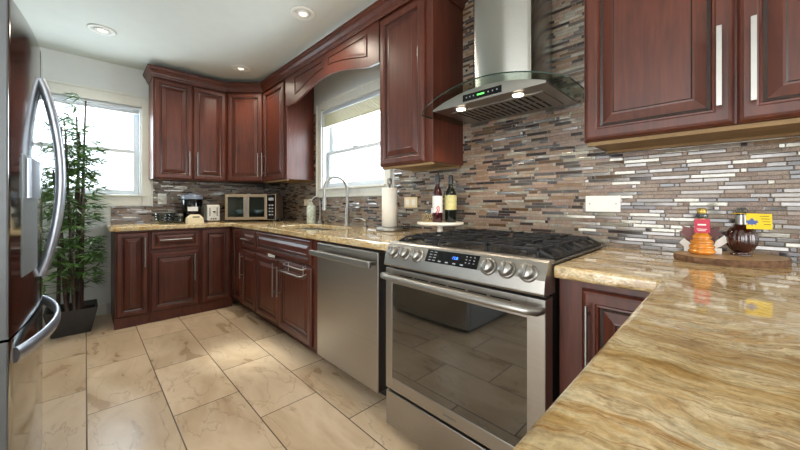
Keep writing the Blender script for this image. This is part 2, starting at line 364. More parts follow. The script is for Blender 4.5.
def text(name, body, size, o, u, v, mat, parent, ext=0.0004, align='CENTER'):
    """raised lettering as a mesh, in the plane u (reading direction), v (up)"""
    cu = bpy.data.curves.new(name, 'FONT'); cu.body = body; cu.size = size; cu.extrude = ext; cu.align_x = align; cu.align_y = 'CENTER'
    t = bpy.data.objects.new(name + '_curve', cu); COL.objects.link(t)
    bpy.context.view_layer.update()
    me = bpy.data.meshes.new_from_object(t); bpy.data.objects.remove(t)
    u, v = Vector(u), Vector(v); mt = Matrix((u, v, u.cross(v))).transposed().to_4x4(); mt.translation = Vector(o) - ORG.get(parent.name, Vector())
    me.transform(mt); me.materials.clear(); me.materials.append(MT[mat])
    ob = bpy.data.objects.new(name, me); COL.objects.link(ob); ob.parent = parent; return ob

CZ = 2.506
XB = -3.879
FZ = 0.03        # finished floor level
# ------------------------------------------------------------------ room shell
f = MB().box(XB - 0.15, -4.75, -0.1, 3.6, 0.15, FZ).build('floor', 'floor'); struct(f)
f = MB().box(XB - 0.15, -4.75, CZ, 3.6, 0.15, CZ + 0.1).build('ceiling', 'ceil'); struct(f)
# back wall (x = XB) with window hole y -2.20..-1.29, z 1.19..2.10
BW = (-2.24, -1.335, 1.190, 2.115)
b = MB()
b.box(XB - 0.15, -4.6, 0, XB, BW[0], CZ); b.box(XB - 0.15, BW[1], 0, XB, 0.15, CZ)
b.box(XB - 0.15, BW[0], 0, XB, BW[1], BW[2]); b.box(XB - 0.15, BW[0], BW[3], XB, BW[1], CZ)
struct(b.build('wall_back', 'paint'))
SW = (-2.540, -1.563, 1.258, 2.065)
b = MB()
b.box(XB, 0, 0, SW[0], 0.15, CZ); b.box(SW[1], 0, 0, 3.6, 0.15, CZ)
b.box(SW[0], 0, 0, SW[1], 0.15, SW[2]); b.box(SW[0], 0, SW[3], SW[1], 0.15, CZ)
struct(b.build('wall_right', 'paint'))
b = MB().box(XB, -2.85, 0, -0.95, -2.73, CZ); struct(b.build('wall_left', 'paint'))
b = MB()   # dining end with wide glazed opening
b.box(-0.95, -4.75, 0, -1.07, -2.85, CZ); b.box(-1.07, -4.75, 0, -0.95, -4.6, CZ); b.box(1.35, -4.75, 0, 3.6, -4.6, CZ); b.box(-0.95, -4.75, 2.3, 1.35, -4.6, CZ)
struct(b.build('wall_front', 'paint'))
b = MB(); b.box(3.55, -4.6, 0, 3.65, 0, 0.55); b.box(3.55, -4.6, 2.35, 3.65, 0, CZ); b.box(3.55, -4.6, 0.55, 3.65, -3.3, 2.35); b.box(3.55, -0.2, 0.55, 3.65, 0, 2.35)  # unseen wall; its opening is placed so the back mosaic catches glints
struct(b.build('wall_side', 'paint'))
struct(MB().box(XB, -2.72, FZ, XB + 0.015, -1.60, 0.14).build('baseboard_back', 'trim', bevel=0.004))

# tiled backsplashes
T = 0.008
b = MB()
b.box(XB + T, -T, 0.917, -2.632, 0, 2.065); b.box(-2.632, -T, 0.917, -1.45, 0, 1.176); b.box(-1.45, -T, 0.917, 1.6, 0, CZ - 0.002)
struct(b.build('wall_right_backsplash', 'mosaic'))
b = MB(); b.box(XB, -1.575, 0.917, XB + T, -T, 1.085); b.box(XB, -1.240, 1.075, XB + T, -T, 1.40)
struct(b.build('wall_back_backsplash', 'mosaic'))

# windows ----------------------------------------------------------
def window(name, P, a0, a1, z0, z1, cas, zc0, zc1, mid):
    """P(a,d,z): a along the wall, d depth into the wall (negative = into the room)"""
    def bx(m, a, d, z, a2, d2, z2, mi=0):
        p, q = P(a, d, z), P(a2, d2, z2); m.box(p[0], p[1], p[2], q[0], q[1], q[2], mi)
    m = MB()   # casing + jamb liner (structure)
    for (x0, x1) in ((a0 - cas, a0), (a1, a1 + cas)): bx(m, x0, -0.018, zc0, x1, 0, zc1); 
    for (x0, x1) in ((a0 - cas, a0 - cas + 0.018), (a1 + cas - 0.018, a1 + cas)): bx(m, x0, -0.028, zc0, x1, -0.018, zc1)
    bx(m, a0, -0.018, z1, a1, 0, zc1); bx(m, a0 - cas, -0.028, zc1 - 0.02, a1 + cas, -0.018, zc1)
    bx(m, a0, -0.018, zc0, a1, 0, z0)
    bx(m, a0 - 0.03, -0.045, z0 - 0.004, a1 + 0.03, 0.0, z0 + 0.014)
    root = struct(m.build(name, 'trim', bevel=0.003))
    m = MB()
    for (x0, x1) in ((a0, a0 + 0.014), (a1 - 0.014, a1)): bx(m, x0, 0.0, z0, x1, 0.14, z1)
    bx(m, a0 + 0.014, 0.0, z1 - 0.014, a1 - 0.014, 0.14, z1); bx(m, a0 + 0.014, 0.02, z0, a1 - 0.014, 0.14, z0 + 0.02)
    m.build('window_jamb', 'vinyl', root, 0.002)
    def sash(d, s0, s1, nm):
        m = MB(); w = 0.045; x0, x1 = a0 + 0.015, a1 - 0.015
        bx(m, x0, d, s0, x0 + w, d + 0.03, s1); bx(m, x1 - w, d, s0, x1, d + 0.03, s1)
        bx(m, x0 + w, d, s0, x1 - w, d + 0.03, s0 + w); bx(m, x0 + w, d, s1 - 0.035, x1 - w, d + 0.03, s1)
        s = m.build(nm, 'vinyl', root, 0.003)
        m = MB(); bx(m, x0 + w, d + 0.012, s0 + w, x1 - w, d + 0.016, s1 - 0.035); m.build('pane', 'pane', s)
        return s
    lo = sash(0.05, z0 + 0.02, mid + 0.018, 'lower_sash'); sash(0.088, mid - 0.018, z1 - 0.012, 'upper_sash')
    m = MB(); c = (a0 + a1) / 2; bx(m, c - 0.03, 0.045, mid + 0.018, c + 0.03, 0.075, mid + 0.03); m.build('sash_lock', 'vinyl', lo, 0.003)
    m = MB(); bx(m, a0 + 0.01, 0.0, z1 - 0.035, a1 - 0.01, 0.045, z1 - 0.004)
    m.build('blind_headrail', 'vinyl', root, 0.003)
    return root, bx
wb, bxb = window('window_1', lambda a, d, z: (XB - d, a, z), BW[0], BW[1], BW[2], BW[3], 0.092, 1.090, 2.225, 1.65)
wr, bxr = window('window_2', lambda a, d, z: (a, d, z), SW[0], SW[1], SW[2], SW[3], 0.088, 1.18, 2.155, 1.63)
def blind(bx, a0, a1, ztop, n, pitch, label, mat):
    m = MB(); 
    for k in range(n): bx(m, a0, 0.003, ztop - (k + 1) * pitch, a1, 0.040, ztop - (k + 1) * pitch + pitch * 0.45)
    t = m.build('window_blind', mat); tag(t, label, 'blind')
    m = MB(); bx(m, a0, 0.002, ztop - (n + 1) * pitch - 0.010, a1, 0.042, ztop - (n + 1) * pitch + 0.006); m.build('bottom_rail', mat, t, 0.003)
blind(bxb, BW[0] + 0.02, BW[1] - 0.02, 2.078, 4, 0.006, 'thin raised grey blind stacked at the top of the window behind the bamboo', 'vinyl')
blind(bxr, SW[0] + 0.02, SW[1] - 0.02, 2.027, 9, 0.012, 'cream slatted blind raised at the top of the window over the sink', 'blind')

# recessed ceiling lights -------------------------------------------
def downlight(x, y, lab):
    r = thing('recessed_light', lab, 'ceiling light', (x, y, CZ), 'recessed ceiling lights')
    m = MB().lathe((x, y, CZ - 0.001), [(0.088, 0.0), (0.090, -0.004), (0.080, -0.009), (0.058, -0.007), (0.055, -0.001)], seg=32); m.build('trim_ring', 'white', r)
    m = MB().lathe((x, y, CZ - 0.002), [(0.050, -0.003), (0.050, -0.009), (0.036, -0.011), (0.030, -0.004)], seg=28); m.build('gimbal', 'white', r)
    m = MB().lathe((x, y, CZ - 0.004), [(0.028, 0.0), (0.028, -0.005), (0.001, -0.007)], seg=20); m.build('bulb', 'lamp', r)
    d = light('recessed_bulb', 'SPOT', (x, y, CZ - 0.02), (0.0, 0.0, -1), 38, (1.0, 0.88, 0.72), 0.08, spot=2.7, blend=0.9); d.parent = r; d.location = (0, 0, -0.02)
downlight(-1.775, -0.617, 'round white recessed ceiling light in front of the arched valance over the sink window')
downlight(-3.105, -1.658, 'round white recessed ceiling light near the window with the bamboo')
downlight(-3.104, -0.611, 'small-looking recessed ceiling light above the corner wall cabinets')

# ------------------------------------------------------------------ cabinet kit
X, Y, Z = Vector((1, 0, 0)), Vector((0, 1, 0)), Vector((0, 0, 1))
def door(o, u, n, w, h, parent, name='door', t=0.022, label=None):
    k = min(1.0, min(w, h) / 2 / 0.125)
    P_ = [(0, 0), (0, 0.012), (0.006, 0.019), (0.014, t), (0.040, t), (0.044, t - 0.003), (0.049, t - 0.002), (0.053, t - 0.011), (0.062, t - 0.013), (0.090, t - 0.003), (0.096, t - 0.002), (0.100, t - 0.004)]
    prof = [(a * k, d) for a, d in P_]; mis = [0, 0, 0, 0, 0, 0, 0, 1, 0, 0, 1, 0]
    m = MB(); m.rings(o, u, Z, n, w, h, prof, mis); d = m.build(name, ['wood', 'glaze'], parent)
    if label: d['label'] = label
    return d
def handle(p, d, n, L, parent, r=0.0055, stand=0.03, square=False):
    """bar pull centred at p, running along d, off the face along n"""
    p, d, n = Vector(p), Vector(d), Vector(n); m = MB()
    if square:
        s = d.cross(n); q = p + n * stand
        a = q - d * L / 2 - s * 0.006 - n * 0.004
        m.prism([a, a + s * 0.012, a + s * 0.012 + n * 0.008, a + n * 0.008], d * L)
    else: m.cyl(p + n * stand - d * L / 2, r, L, d, 12)
    for k in (-0.36, 0.36): m.cyl(p + d * L * k, 0.0045, stand, n, 8)
    return m.build('handle', 'chrome', parent)
def carcass(parent, boxes, mat='wood', name='body', bevel=0.002):
    m = MB()
    for q in boxes: m.box(*q)
    return m.build(name, mat, parent, bevel)

# --- back run base cabinets (doors face +x) ---
FX = -3.282          # carcass face; doors stand to -3.24
def base_back(y0, y1, label, doors=(), drawers=(), grp='base cabinets under the window wall'):
    r = thing('base_cabinet', label, 'cabinet', (-3.5, (y0 + y1) / 2, FZ), grp)
    carcass(r, [(XB + 0.01, y0, FZ, FX, y1, 0.872)]); carcass(r, [(FX, y0 - (0.006 if y0 < -1.5 else 0), FZ, FX + 0.005, min(y1, -0.600), 0.118)], 'wood', 'toe_board')
    for a in doors:
        d = door((FX, a[0], a[2]), Y, X, a[1] - a[0], a[3] - a[2], r)
        if a[4]: handle((FX + 0.022, a[4][0], a[4][1]), Z, X, 0.26, d)
    for a in drawers:
        d = door((FX, a[0], a[2]), Y, X, a[1] - a[0], a[3] - a[2], r, 'drawer')
        handle((FX + 0.022, (a[0] + a[1]) / 2, (a[2] + a[3]) / 2), Y, X, 0.25, d)
    return r
base_back(-1.574, -1.342, 'narrow cherry base cabinet beside the potted bamboo, one tall door', [(-1.566, -1.345, 0.125, 0.862, (-1.372, 0.68))])
base_back(-1.340, -0.936, 'cherry base cabinet with one drawer over a raised panel door, under the dark canister', [(-1.330, -0.948, 0.125, 0.665, (-0.990, 0.50))], [(-1.330, -0.948, 0.695, 0.862)])
base_back(-0.934, -0.640, 'cherry base cabinet with one tall door and no handle, in the inner corner', [(-0.925, -0.660, 0.125, 0.862, None)])

# --- main run base cabinets (doors face -y) ---
FY = -0.628; DY = -1 * Y
def base_main(x0, x1, label, doors=(), drawers=(), z1=0.872, grp='base cabinets along the sink wall', boxes=None):
    r = thing('base_cabinet', label, 'cabinet', ((x0 + x1) / 2, -0.3, FZ), grp)
    carcass(r, boxes or [(x0, -0.01, 0.120, x1, FY, z1)]); carcass(r, [(max(x0, -3.270), -0.01, FZ, x1, -0.560, 0.119)], 'wood', 'toe_board')
    for a in doors:
        d = door((a[0], FY, a[2]), X, DY, a[1] - a[0], a[3] - a[2], r)
        if a[4]: handle((a[4][0], FY - 0.022, a[4][1]), Z, DY, a[4][2], d)
    for a in drawers:
        d = door((a[0], FY, a[2]), X, DY, a[1] - a[0], a[3] - a[2], r, 'drawer' if a[4] else 'drawer_front')
        if a[4]: handle(((a[0] + a[1]) / 2, FY - 0.022, (a[2] + a[3]) / 2), X, DY, a[4], d)
    return r
base_main(-3.278, -2.985, 'narrow cherry base door unit in the corner of the L-shaped run', [(-3.250, -2.990, 0.125, 0.862, None)], boxes=[(-3.278, -0.01, 0.12, -2.985, FY, 0.872)])
base_main(-2.983, -2.612, 'cherry base cabinet with a small drawer over a door, left of the sink cabinet', [(-2.975, -2.622, 0.125, 0.665, (-2.93, 0.51, 0.25))], [(-2.975, -2.622, 0.69, 0.862, 0.20)])
sinkb = base_main(-2.610, -1.500, 'wide cherry sink cabinet with two doors and a towel bar, beside the dishwasher', [(-2.600, -2.130, 0.125, 0.665, (-2.165, 0.50, 0.27)), (-2.120, -1.610, 0.125, 0.665, (-2.08, 0.50, 0.24))], [(-2.600, -1.610, 0.69, 0.862, 0)],
    boxes=[(-2.610, -0.59, 0.12, -1.500, FY, 0.872), (-2.610, -0.01, 0.12, -2.59, -0.59, 0.872), (-1.52, -0.01, 0.12, -1.500, -0.59, 0.872), (-2.59, -0.03, 0.12, -1.52, -0.01, 0.872)])
# towel bar hooked over the right sink door
m = MB(); yy = FY - 0.024
for (zz, oy) in ((0.655, 0.035), (0.61, 0.055)):
    m.tube([(-1.97, yy - 0.002, zz + 0.01), (-1.97, yy - oy + 0.012, zz), (-1.95, yy - oy, zz), (-1.68, yy - oy, zz), (-1.66, yy - oy + 0.012, zz), (-1.66, yy - 0.002, zz + 0.01)], 0.0045, 8)
for x in (-1.93, -1.70): m.tube([(x, yy - 0.058, 0.605), (x, yy - 0.004, 0.605), (x, yy - 0.004, 0.672), (x, yy + 0.018, 0.672)], 0.003, 8)
tag(m.build('towel_bar', 'chrome'), 'double wire towel bar hooked over the right-hand sink door', 'towel bar')
m = MB().box(-2.31, yy - 0.006, 0.672, -2.18, yy + 0.0, 0.694); tag(m.build('child_latch', 'white', bevel=0.003), 'small white plastic child latch at the top of the left sink door', 'latch')

# filler panels beside range
m = MB().box(-0.790, -0.02, FZ, -0.764, -0.66, 0.872); tag(m.build('filler_panel', 'wood', bevel=0.002), 'narrow cherry panel between dishwasher and range', 'panel')
# --- right base cabinet + peninsula ---
r = thing('base_cabinet', 'cherry base cabinet right of the range with a raised panel door and vertical handle', 'cabinet', (0.16, -0.3, FZ), 'base cabinets right of the range')
carcass(r, [(0.006, -0.01, FZ, 1.15, FY, 0.872)])
d = door((0.078, FY, 0.125), X, DY, 0.235, 0.725, r); handle((0.100, FY - 0.022, 0.70), Z, DY, 0.22, d)
r = thing('peninsula_cabinet', 'cherry cabinet carrying the peninsula counter, face hidden below the near worktop', 'cabinet', (0.7, -1.4, FZ))
carcass(r, [(0.325, -2.15, FZ, 1.05, -0.655, 0.872)])

# ------------------------------------------------------------------ worktops
def slab(name, poly, z0, z1, label, hole=None, round_=0.012):
    import bmesh
    bm = bmesh.new(); vs = [bm.verts.new((x, y, z1)) for x, y in poly]
    es = [bm.edges.new((vs[i], vs[(i + 1) % len(vs)])) for i in range(len(vs))]
    if hole:
        hv = [bm.verts.new((x, y, z1)) for x, y in hole]; es += [bm.edges.new((hv[i], hv[(i + 1) % len(hv)])) for i in range(len(hv))]
    bmesh.ops.triangle_fill(bm, edges=es, use_beauty=True)
    for f_ in bm.faces:
        if f_.normal.z < 0: f_.normal_flip()
    g = bmesh.ops.extrude_face_region(bm, geom=bm.faces[:])
    bmesh.ops.translate(bm, vec=(0, 0, z0 - z1), verts=[e for e in g['geom'] if isinstance(e, bmesh.types.BMVert)])
    bmesh.ops.recalc_face_normals(bm, faces=bm.faces)
    me = bpy.data.meshes.new(name); bm.to_mesh(me); bm.free(); me.materials.append(MT['granite'])
    o = bpy.data.objects.new(name, me); COL.objects.link(o)
    bv = o.modifiers.new('bevel', 'BEVEL'); bv.width = round_; bv.segments = 4; bv.limit_method = 'ANGLE'; bv.angle_limit = 1.0
    for p in me.polygons: p.use_smooth = False
    return tag(o, label, 'worktop')
CF = -0.673
sink = [(-2.09 + 0.37 * math.cos(t) * (1 if True else 1), -0.345 + 0.215 * math.sin(t)) for t in [2 * PI * k / 40 for k in range(40)]]
sink = [(-2.09 + 0.37 * math.copysign(abs(math.cos(t)) ** 0.55, math.cos(t)), -0.345 + 0.205 * math.copysign(abs(math.sin(t)) ** 0.55, math.sin(t))) for t in [2 * PI * (k + 0.5) / 40 for k in range(40)]]
slab('granite_worktop', [(XB + 0.002, -0.002), (XB + 0.002, -1.610), (-3.238, -1.610), (-3.228, -1.600), (-3.228, CF), (-0.762, CF), (-0.762, -0.002)], 0.875, 0.915,
     'L-shaped golden granite worktop running past the sink to the window wall', sink)
slab('granite_worktop', [(0.001, -0.002), (0.001, CF), (0.265, CF), (0.271, CF - 0.006), (0.271, -2.2), (1.2, -2.2), (1.2, -0.002)], 0.875, 0.915,
     'golden granite worktop of the near peninsula, carrying the wood slice and bottles')
# sink basin
r = thing('sink', 'undermount stainless steel sink in the granite under the window', 'sink', (-2.09, -0.345, 0.70))
m = MB(); n_ = len(sink); cx, cy = -2.09, -0.345; lv = [(1.015, 0.873), (1.0, 0.872), (0.97, 0.74), (0.90, 0.705), (0.1, 0.70)]
vs = [(cx + (x - cx) * k, cy + (y - cy) * k, z) for k, z in lv for x, y in sink]
m.add(vs, [(i * n_ + k, i * n_ + (k + 1) % n_, (i + 1) * n_ + (k + 1) % n_, (i + 1) * n_ + k) for i in range(len(lv) - 1) for k in range(n_)], 0, True)
m.build('basin', 'basin', r); MB().cyl((cx, cy, 0.700), 0.045, 0.006).build('drain', 'chrome', r)

# ------------------------------------------------------------------ wall cabinets
UB, UT = 1.362, 2.380
def upper(x0, x1, label, doors, wood_bottom=True, grp='wall cabinets on the sink wall'):
    r = thing('wall_cabinet', label, 'cabinet', ((x0 + x1) / 2, -0.15, UB), grp)
    carcass(r, [(x0, -0.009, UB, x1, -0.310, UT)])
    for a in doors:
        d = door((a[0], -0.310, a[1]), X, DY, a[2] - a[0], a[3] - a[1], r)
        if a[4]: handle((a[4], -0.332, a[5]), Z, DY, a[6], d, square=a[7])
    if wood_bottom:
        m = MB(); m.box(x0 + 0.012, -0.012, UB - 0.014, x1 - 0.012, -0.030, UB - 0.001); m.box(x0 + 0.01, -0.285, UB - 0.016, x1 - 0.01, -0.305, UB - 0.001); m.box(x0 + 0.02, -0.03, UB - 0.004, x1 - 0.02, -0.285, UB - 0.001)
        m.build('underside_rail', 'pine', r, 0.001)
    return r
upper(-1.264, -0.802, 'tall cherry wall cabinet left of the range hood, one raised panel door', [(-1.256, UB + 0.004, -0.858, UT - 0.03, None)])
upper(-0.010, 0.90, 'wide cherry wall cabinet above the wood slice and bottles, right of the hood', [(-0.003, UB + 0.002, 0.412, UT - 0.03, 0.379, 1.540, 0.245, True), (0.418, UB + 0.002, 0.890, UT - 0.03, 0.451, 1.540, 0.245, True)])
upper(-3.258, -2.697, 'cherry wall cabinet between the corner unit and the sink window', [(-3.240, UB + 0.004, -2.735, UT - 0.03, -3.205, 1.545, 0.26, False)])
# diagonal corner cabinet
r = thing('corner_wall_cabinet', 'diagonal cherry corner wall cabinet with one raised panel door', 'cabinet', (-3.6, -0.25, UB), 'wall cabinets on the sink wall')
m = MB(); m.prism([(XB + 0.009, -0.009, UB), (-3.260, -0.009, UB), (-3.260, -0.310, UB), (-3.560, -0.615, UB), (XB + 0.009, -0.615, UB)], (0, 0, UT - UB)); m.build('body', 'wood', r, 0.002)
a, bq = Vector((-3.560, -0.615, 0)), Vector((-3.260, -0.310, 0)); u = (bq - a).normalized(); nn = Vector((u.y, -u.x, 0))
d = door(a + u * 0.018 + Z * (UB + 0.004), u, nn, (bq - a).length - 0.036, UT - UB - 0.034, r); handle(a + u * ((bq - a).length - 0.055) + nn * 0.022 + Z * 1.545, Z, nn, 0.26, d)
# back wall two-door
r = thing('wall_cabinet', 'cherry wall cabinet with two doors beside the bamboo window', 'cabinet', (-3.69, -0.91, UB), 'wall cabinets on the window wall')
carcass(r, [(XB + 0.009, -1.278, UB, -3.560, -0.617, UT)])
for y0, y1, hy in ((-1.270, -0.947, -0.980), (-0.941, -0.625, -0.908)):
    d = door((-3.560, y0, UB + 0.004), Y, X, y1 - y0, UT - UB - 0.034, r); handle((-3.538, hy, 1.53), Z, X, 0.25, d)

# valance above the sink window
r = thing('arched_valance', 'arched cherry valance board spanning above the sink window', 'valance', (-1.95, -0.31, 2.2))
m = MB(); zt = UT
def arch(x):
    t = (x + 1.93) / 0.55
    if abs(t) >= 1: return 2.078
    return 2.080 + 0.097 * (math.cos(PI * t) * 0.5 + 0.5) ** 0.6
xs = [-2.695 + (2.695 - 1.266) * k / 60 for k in range(61)]
# board with two sunk panels: grid of columns
recs = [(-2.495, -1.980), (-1.906, -1.393)]
def cols(zlo, zhi, x0s, y0, y1):
    for i in range(len(x0s) - 1):
        xa, xb = x0s[i], x0s[i + 1]; za, zb = zlo(xa), zlo(xb); ha, hb = zhi(xa), zhi(xb)
        m.add([(xa, y0, za), (xb, y0, zb), (xb, y0, hb), (xa, y0, ha), (xa, y1, za), (xb, y1, zb), (xb, y1, hb), (xa, y1, ha)], [(0, 1, 2, 3), (5, 4, 7, 6), (0, 4, 5, 1), (3, 2, 6, 7)])
cols(arch, lambda x: zt, xs, -0.326, -0.306)
m.add([(-2.695, -0.326, arch(-2.695)), (-2.695, -0.306, arch(-2.695)), (-2.695, -0.306, zt), (-2.695, -0.326, zt)], [(0, 1, 2, 3)]); m.build('board', 'wood', r)
for (x0, x1) in recs:
    m = MB(); mid_low = lambda x: arch(x) + 0.074
    pts = [(x0, mid_low(x0)), *[(x0 + (x1 - x0) * k / 12, mid_low(x0 + (x1 - x0) * k / 12)) for k in range(1, 12)], (x1, mid_low(x1)), (x1, zt - 0.062), (x0, zt - 0.062)]
    cxp = (x0 + x1) / 2; czp = (mid_low(cxp) + zt - 0.062) / 2
    def ins(p, k):   # inset by fixed amount
        x = min(max(p[0], x0 + k), x1 - k); z = min(max(p[1], 0), zt - 0.062 - k); z = max(z, mid_low(x) + k) if p[1] < zt - 0.08 else z; return (x, z)
    rings_ = [(0.0, -0.3265), (0.004, -0.334), (0.010, -0.334), (0.014, -0.3275), (0.030, -0.329)]
    vs = []; n_ = len(pts)
    for k, y in rings_: vs += [(ins(p, k)[0], y, ins(p, k)[1]) for p in pts]
    for i in range(len(rings_) - 1): m.add(vs, [], 0); m.add(vs[i * n_:(i + 2) * n_], [(k, (k + 1) % n_, n_ + (k + 1) % n_, n_ + k) for k in range(n_)], 1 if i in (2,) else 0)
    m.add(vs[-n_:], [tuple(range(n_))], 0); m.build('raised_panel', ['wood', 'glaze'], r)

# crown moulding, mitred sweep along the cabinet fronts
def crown(path, label, z0=2.362, z1=2.456):
    prof = [(0.0, z0), (0.006, z0), (0.008, z0 + 0.012), (0.014, z0 + 0.018), (0.018, z0 + 0.036), (0.030, z0 + 0.058), (0.040, z0 + 0.066), (0.042, z1 - 0.012), (0.048, z1 - 0.010), (0.048, z1), (0.0, z1)]
    P_ = [Vector((x, y, 0)) for x, y in path]; ns = []
    for i in range(len(P_) - 1):
        t = (P_[i + 1] - P_[i]).normalized(); ns.append(Vector((t.y, -t.x, 0)))
    vs = []
    for i, p in enumerate(P_):
        a_ = ns[max(i - 1, 0)]; b_ = ns[min(i, len(ns) - 1)]; mm = (a_ + b_) / (1 + a_.dot(b_))
        vs += [p + mm * d + Z * z for d, z in prof]
    k = len(prof); m = MB()
    m.add(vs, [(i * k + j, (i + 1) * k + j, (i + 1) * k + (j + 1) % k, i * k + (j + 1) % k) for i in range(len(P_) - 1) for j in range(k)])
    m.add(vs[:k], [tuple(range(k))]); m.add(vs[-k:], [tuple(range(k))[::-1]])
    tag(m.build('crown_molding', 'wood'), label, 'moulding')
crown([(XB + 0.01, -1.280), (-3.540, -1.280), (-3.540, -0.622), (-3.252, -0.328), (-0.800, -0.328), (-0.800, -0.010)], 'cherry crown moulding running from the bamboo window corner to the hood')
crown([(-0.012, -0.010), (-0.012, -0.330), (0.902, -0.330)], 'cherry crown moulding on top of the cabinet right of the hood')

# ------------------------------------------------------------------ dishwasher
r = thing('dishwasher', 'stainless steel dishwasher with a straight bar handle between sink cabinet and range', 'dishwasher', (-1.175, -0.3, FZ))
m = MB(); m.box(-1.486, -0.05, 0.12, -0.800, -0.60, 0.868); m.build('tub', 'void', r)
m = MB(); m.box(-1.480, -0.605, 0.130, -0.868, -0.672, 0.862); dd = m.build('door', 'steel', r, 0.006, 3)
m = MB(); m.box(-1.475, -0.08, FZ, -0.872, -0.545, 0.119); m.build('toe_panel', 'void', r)
m = MB(); m.box(-1.478, -0.715, 0.788, -0.866, -0.735, 0.822); m.box(-1.46, -0.67, 0.795, -1.435, -0.716, 0.815); m.box(-0.905, -0.67, 0.795, -0.88, -0.716, 0.815); m.build('handle', 'chrome', dd, 0.006, 3)
m = MB(); m.box(-1.47, -0.672, 0.848, -1.30, -0.6735, 0.853); m.build('seam_line', 'dsteel', dd)

# ------------------------------------------------------------------ range
R = thing('gas_range', 'stainless steel slide-in gas range with six knobs and a black oven window', 'range', (-0.375, -0.35, FZ))
x0, x1 = -0.752, -0.002
m = MB(); m.box(x0 + 0.004, -0.03, 0.062, x1 - 0.004, -0.655, 0.905); m.build('body', 'void', R)
m = MB(); m.box(x0 - 0.004, -0.03, 0.916, x1 + 0.004, -0.665, 0.926); m.build('cooktop', 'enamel', R, 0.003)
# control panel: profile swept in x
prof = [(-0.640, 0.822), (-0.728, 0.822), (-0.734, 0.830), (-0.726, 0.872), (-0.697, 0.926), (-0.688, 0.932), (-0.655, 0.932), (-0.640, 0.928)]
m = MB().prism([(x0, y, z) for y, z in prof], (x1 - x0, 0, 0)); cp = m.build('control_panel', 'steel', R, 0.003, 2)
pn = Vector((0, -(0.926 - 0.872), -(-0.697 + 0.726) * -1)).normalized(); pn = Vector((0, -0.881, 0.473)); pu = Vector((0, 0.473, 0.881))
pc = lambda x, k: Vector((x, -0.726, 0.872)) + pu * k
def on_panel(m, xa, xb, k0, k1, h):
    a_ = pc(xa, k0); b_ = pc(xb, k0); c2 = pc(xb, k1); d2 = pc(xa, k1); m.prism([a_, b_, c2, d2], pn * h)
m = MB(); on_panel(m, -0.500, -0.248, 0.000, 0.054, 0.0016); nb_ = len(m.f)
for k in range(4):
    for xx in (-0.485, -0.462): on_panel(m, xx, xx + 0.014, 0.008 + k * 0.012, 0.011 + k * 0.012, 0.002)
for k in range(4): on_panel(m, -0.432 + k * 0.036, -0.418 + k * 0.036, 0.006, 0.011, 0.002)
for k in range(3):
    for xx in (-0.305, -0.288, -0.270): on_panel(m, xx, xx + 0.006, 0.018 + k * 0.012, 0.0215 + k * 0.012, 0.002)
m.mi[nb_:] = [1] * (len(m.f) - nb_); dp = m.build('display', ['pglass', 'mark'], cp)
text('clock_digits', '12:8', 0.016, pc(-0.354, 0.031) + pn * 0.0022, X, pu, 'blue', dp, 0.0002)
for x in (-0.693, -0.622, -0.549, -0.203, -0.132, -0.058):
    c = pc(x, 0.018); m = MB(); m.lathe(c + pn * 0.0005, [(0.031, 0), (0.031, 0.004), (0.026, 0.007)], pn, 28)
    m.lathe(c, [(0.0245, 0.006), (0.0235, 0.026), (0.0215, 0.030), (0.0, 0.0305)], pn, 28)
    kn = m.build('knob', 'chrome', cp); m = MB(); e = X
    m.prism([c + pn * 0.030 - X * 0.003 - pu * 0.019, c + pn * 0.030 + X * 0.003 - pu * 0.019, c + pn * 0.030 + X * 0.003 + pu * 0.019, c + pn * 0.030 - X * 0.003 + pu * 0.019], pn * 0.006); m.build('grip', 'chrome', kn, 0.001)
# oven door as frame + glass
m = MB(); dz0, dz1, dy = 0.240, 0.812, -0.722
gx0, gx1, gz0, gz1 = -0.708, -0.062, 0.296, 0.742
m.box(x0, -0.662, dz0, gx0, dy, dz1); m.box(gx1, -0.662, dz0, x1, dy, dz1); m.box(gx0, -0.662, dz0, gx1, dy, gz0); m.box(gx0, -0.662, gz1, gx1, dy, dz1)
od = m.build('oven_door', 'steel', R, 0.002)
MB().box(gx0 - 0.004, -0.664, gz0 - 0.004, gx1 + 0.004, dy + 0.003, gz1 + 0.004).build('oven_window', 'ovenglass', od)
m = MB()
for k in range(6): xx = -0.655 + k * 0.092; m.box(xx, dy - 0.0008, 0.785, xx + 0.078, dy + 0.002, 0.790)
m.build('vent_slots', 'void', od)
m = MB(); pts = [(x0 + 0.012, dy - 0.002, 0.778), (x0 + 0.014, dy - 0.034, 0.780), (x0 + 0.05, dy - 0.046, 0.781)] + [(x0 + 0.05 + 0.65 * k / 8, dy - 0.046 - 0.006 * math.sin(PI * k / 8), 0.781) for k in range(1, 8)] + [(x1 - 0.05, dy - 0.046, 0.781), (x1 - 0.014, dy - 0.034, 0.780), (x1 - 0.012, dy - 0.002, 0.778)]
m.tube(pts, 0.0135, 14); m.build('handle', 'chrome', od)
text('brand_lettering', 'SAMSUNG', 0.014, (-0.376, dy - 0.0004, 0.266), X, Z, 'dsteel', od, 0.0002)
m = MB(); m.box(x0, -0.662, 0.062, x1, dy + 0.002, 0.226); m.build('storage_drawer', 'steel', R, 0.004, 2)
m = MB()
for x in (-0.70, -0.06):
    for y in (-0.12, -0.60): MB().cyl((x, y, FZ), 0.018, 0.032).build('foot', 'black', R)
# burners
for bx_, by_, br in ((-0.625, -0.50, 0.045), (-0.625, -0.20, 0.036), (-0.377, -0.345, 0.05), (-0.13, -0.50, 0.05), (-0.13, -0.20, 0.036)):
    m = MB().lathe((bx_, by_, 0.926), [(br + 0.012, 0), (br + 0.010, 0.008), (br, 0.010), (br, 0.016), (br - 0.004, 0.020), (0.0, 0.021)], seg=24); m.build('burner', 'iron', R)
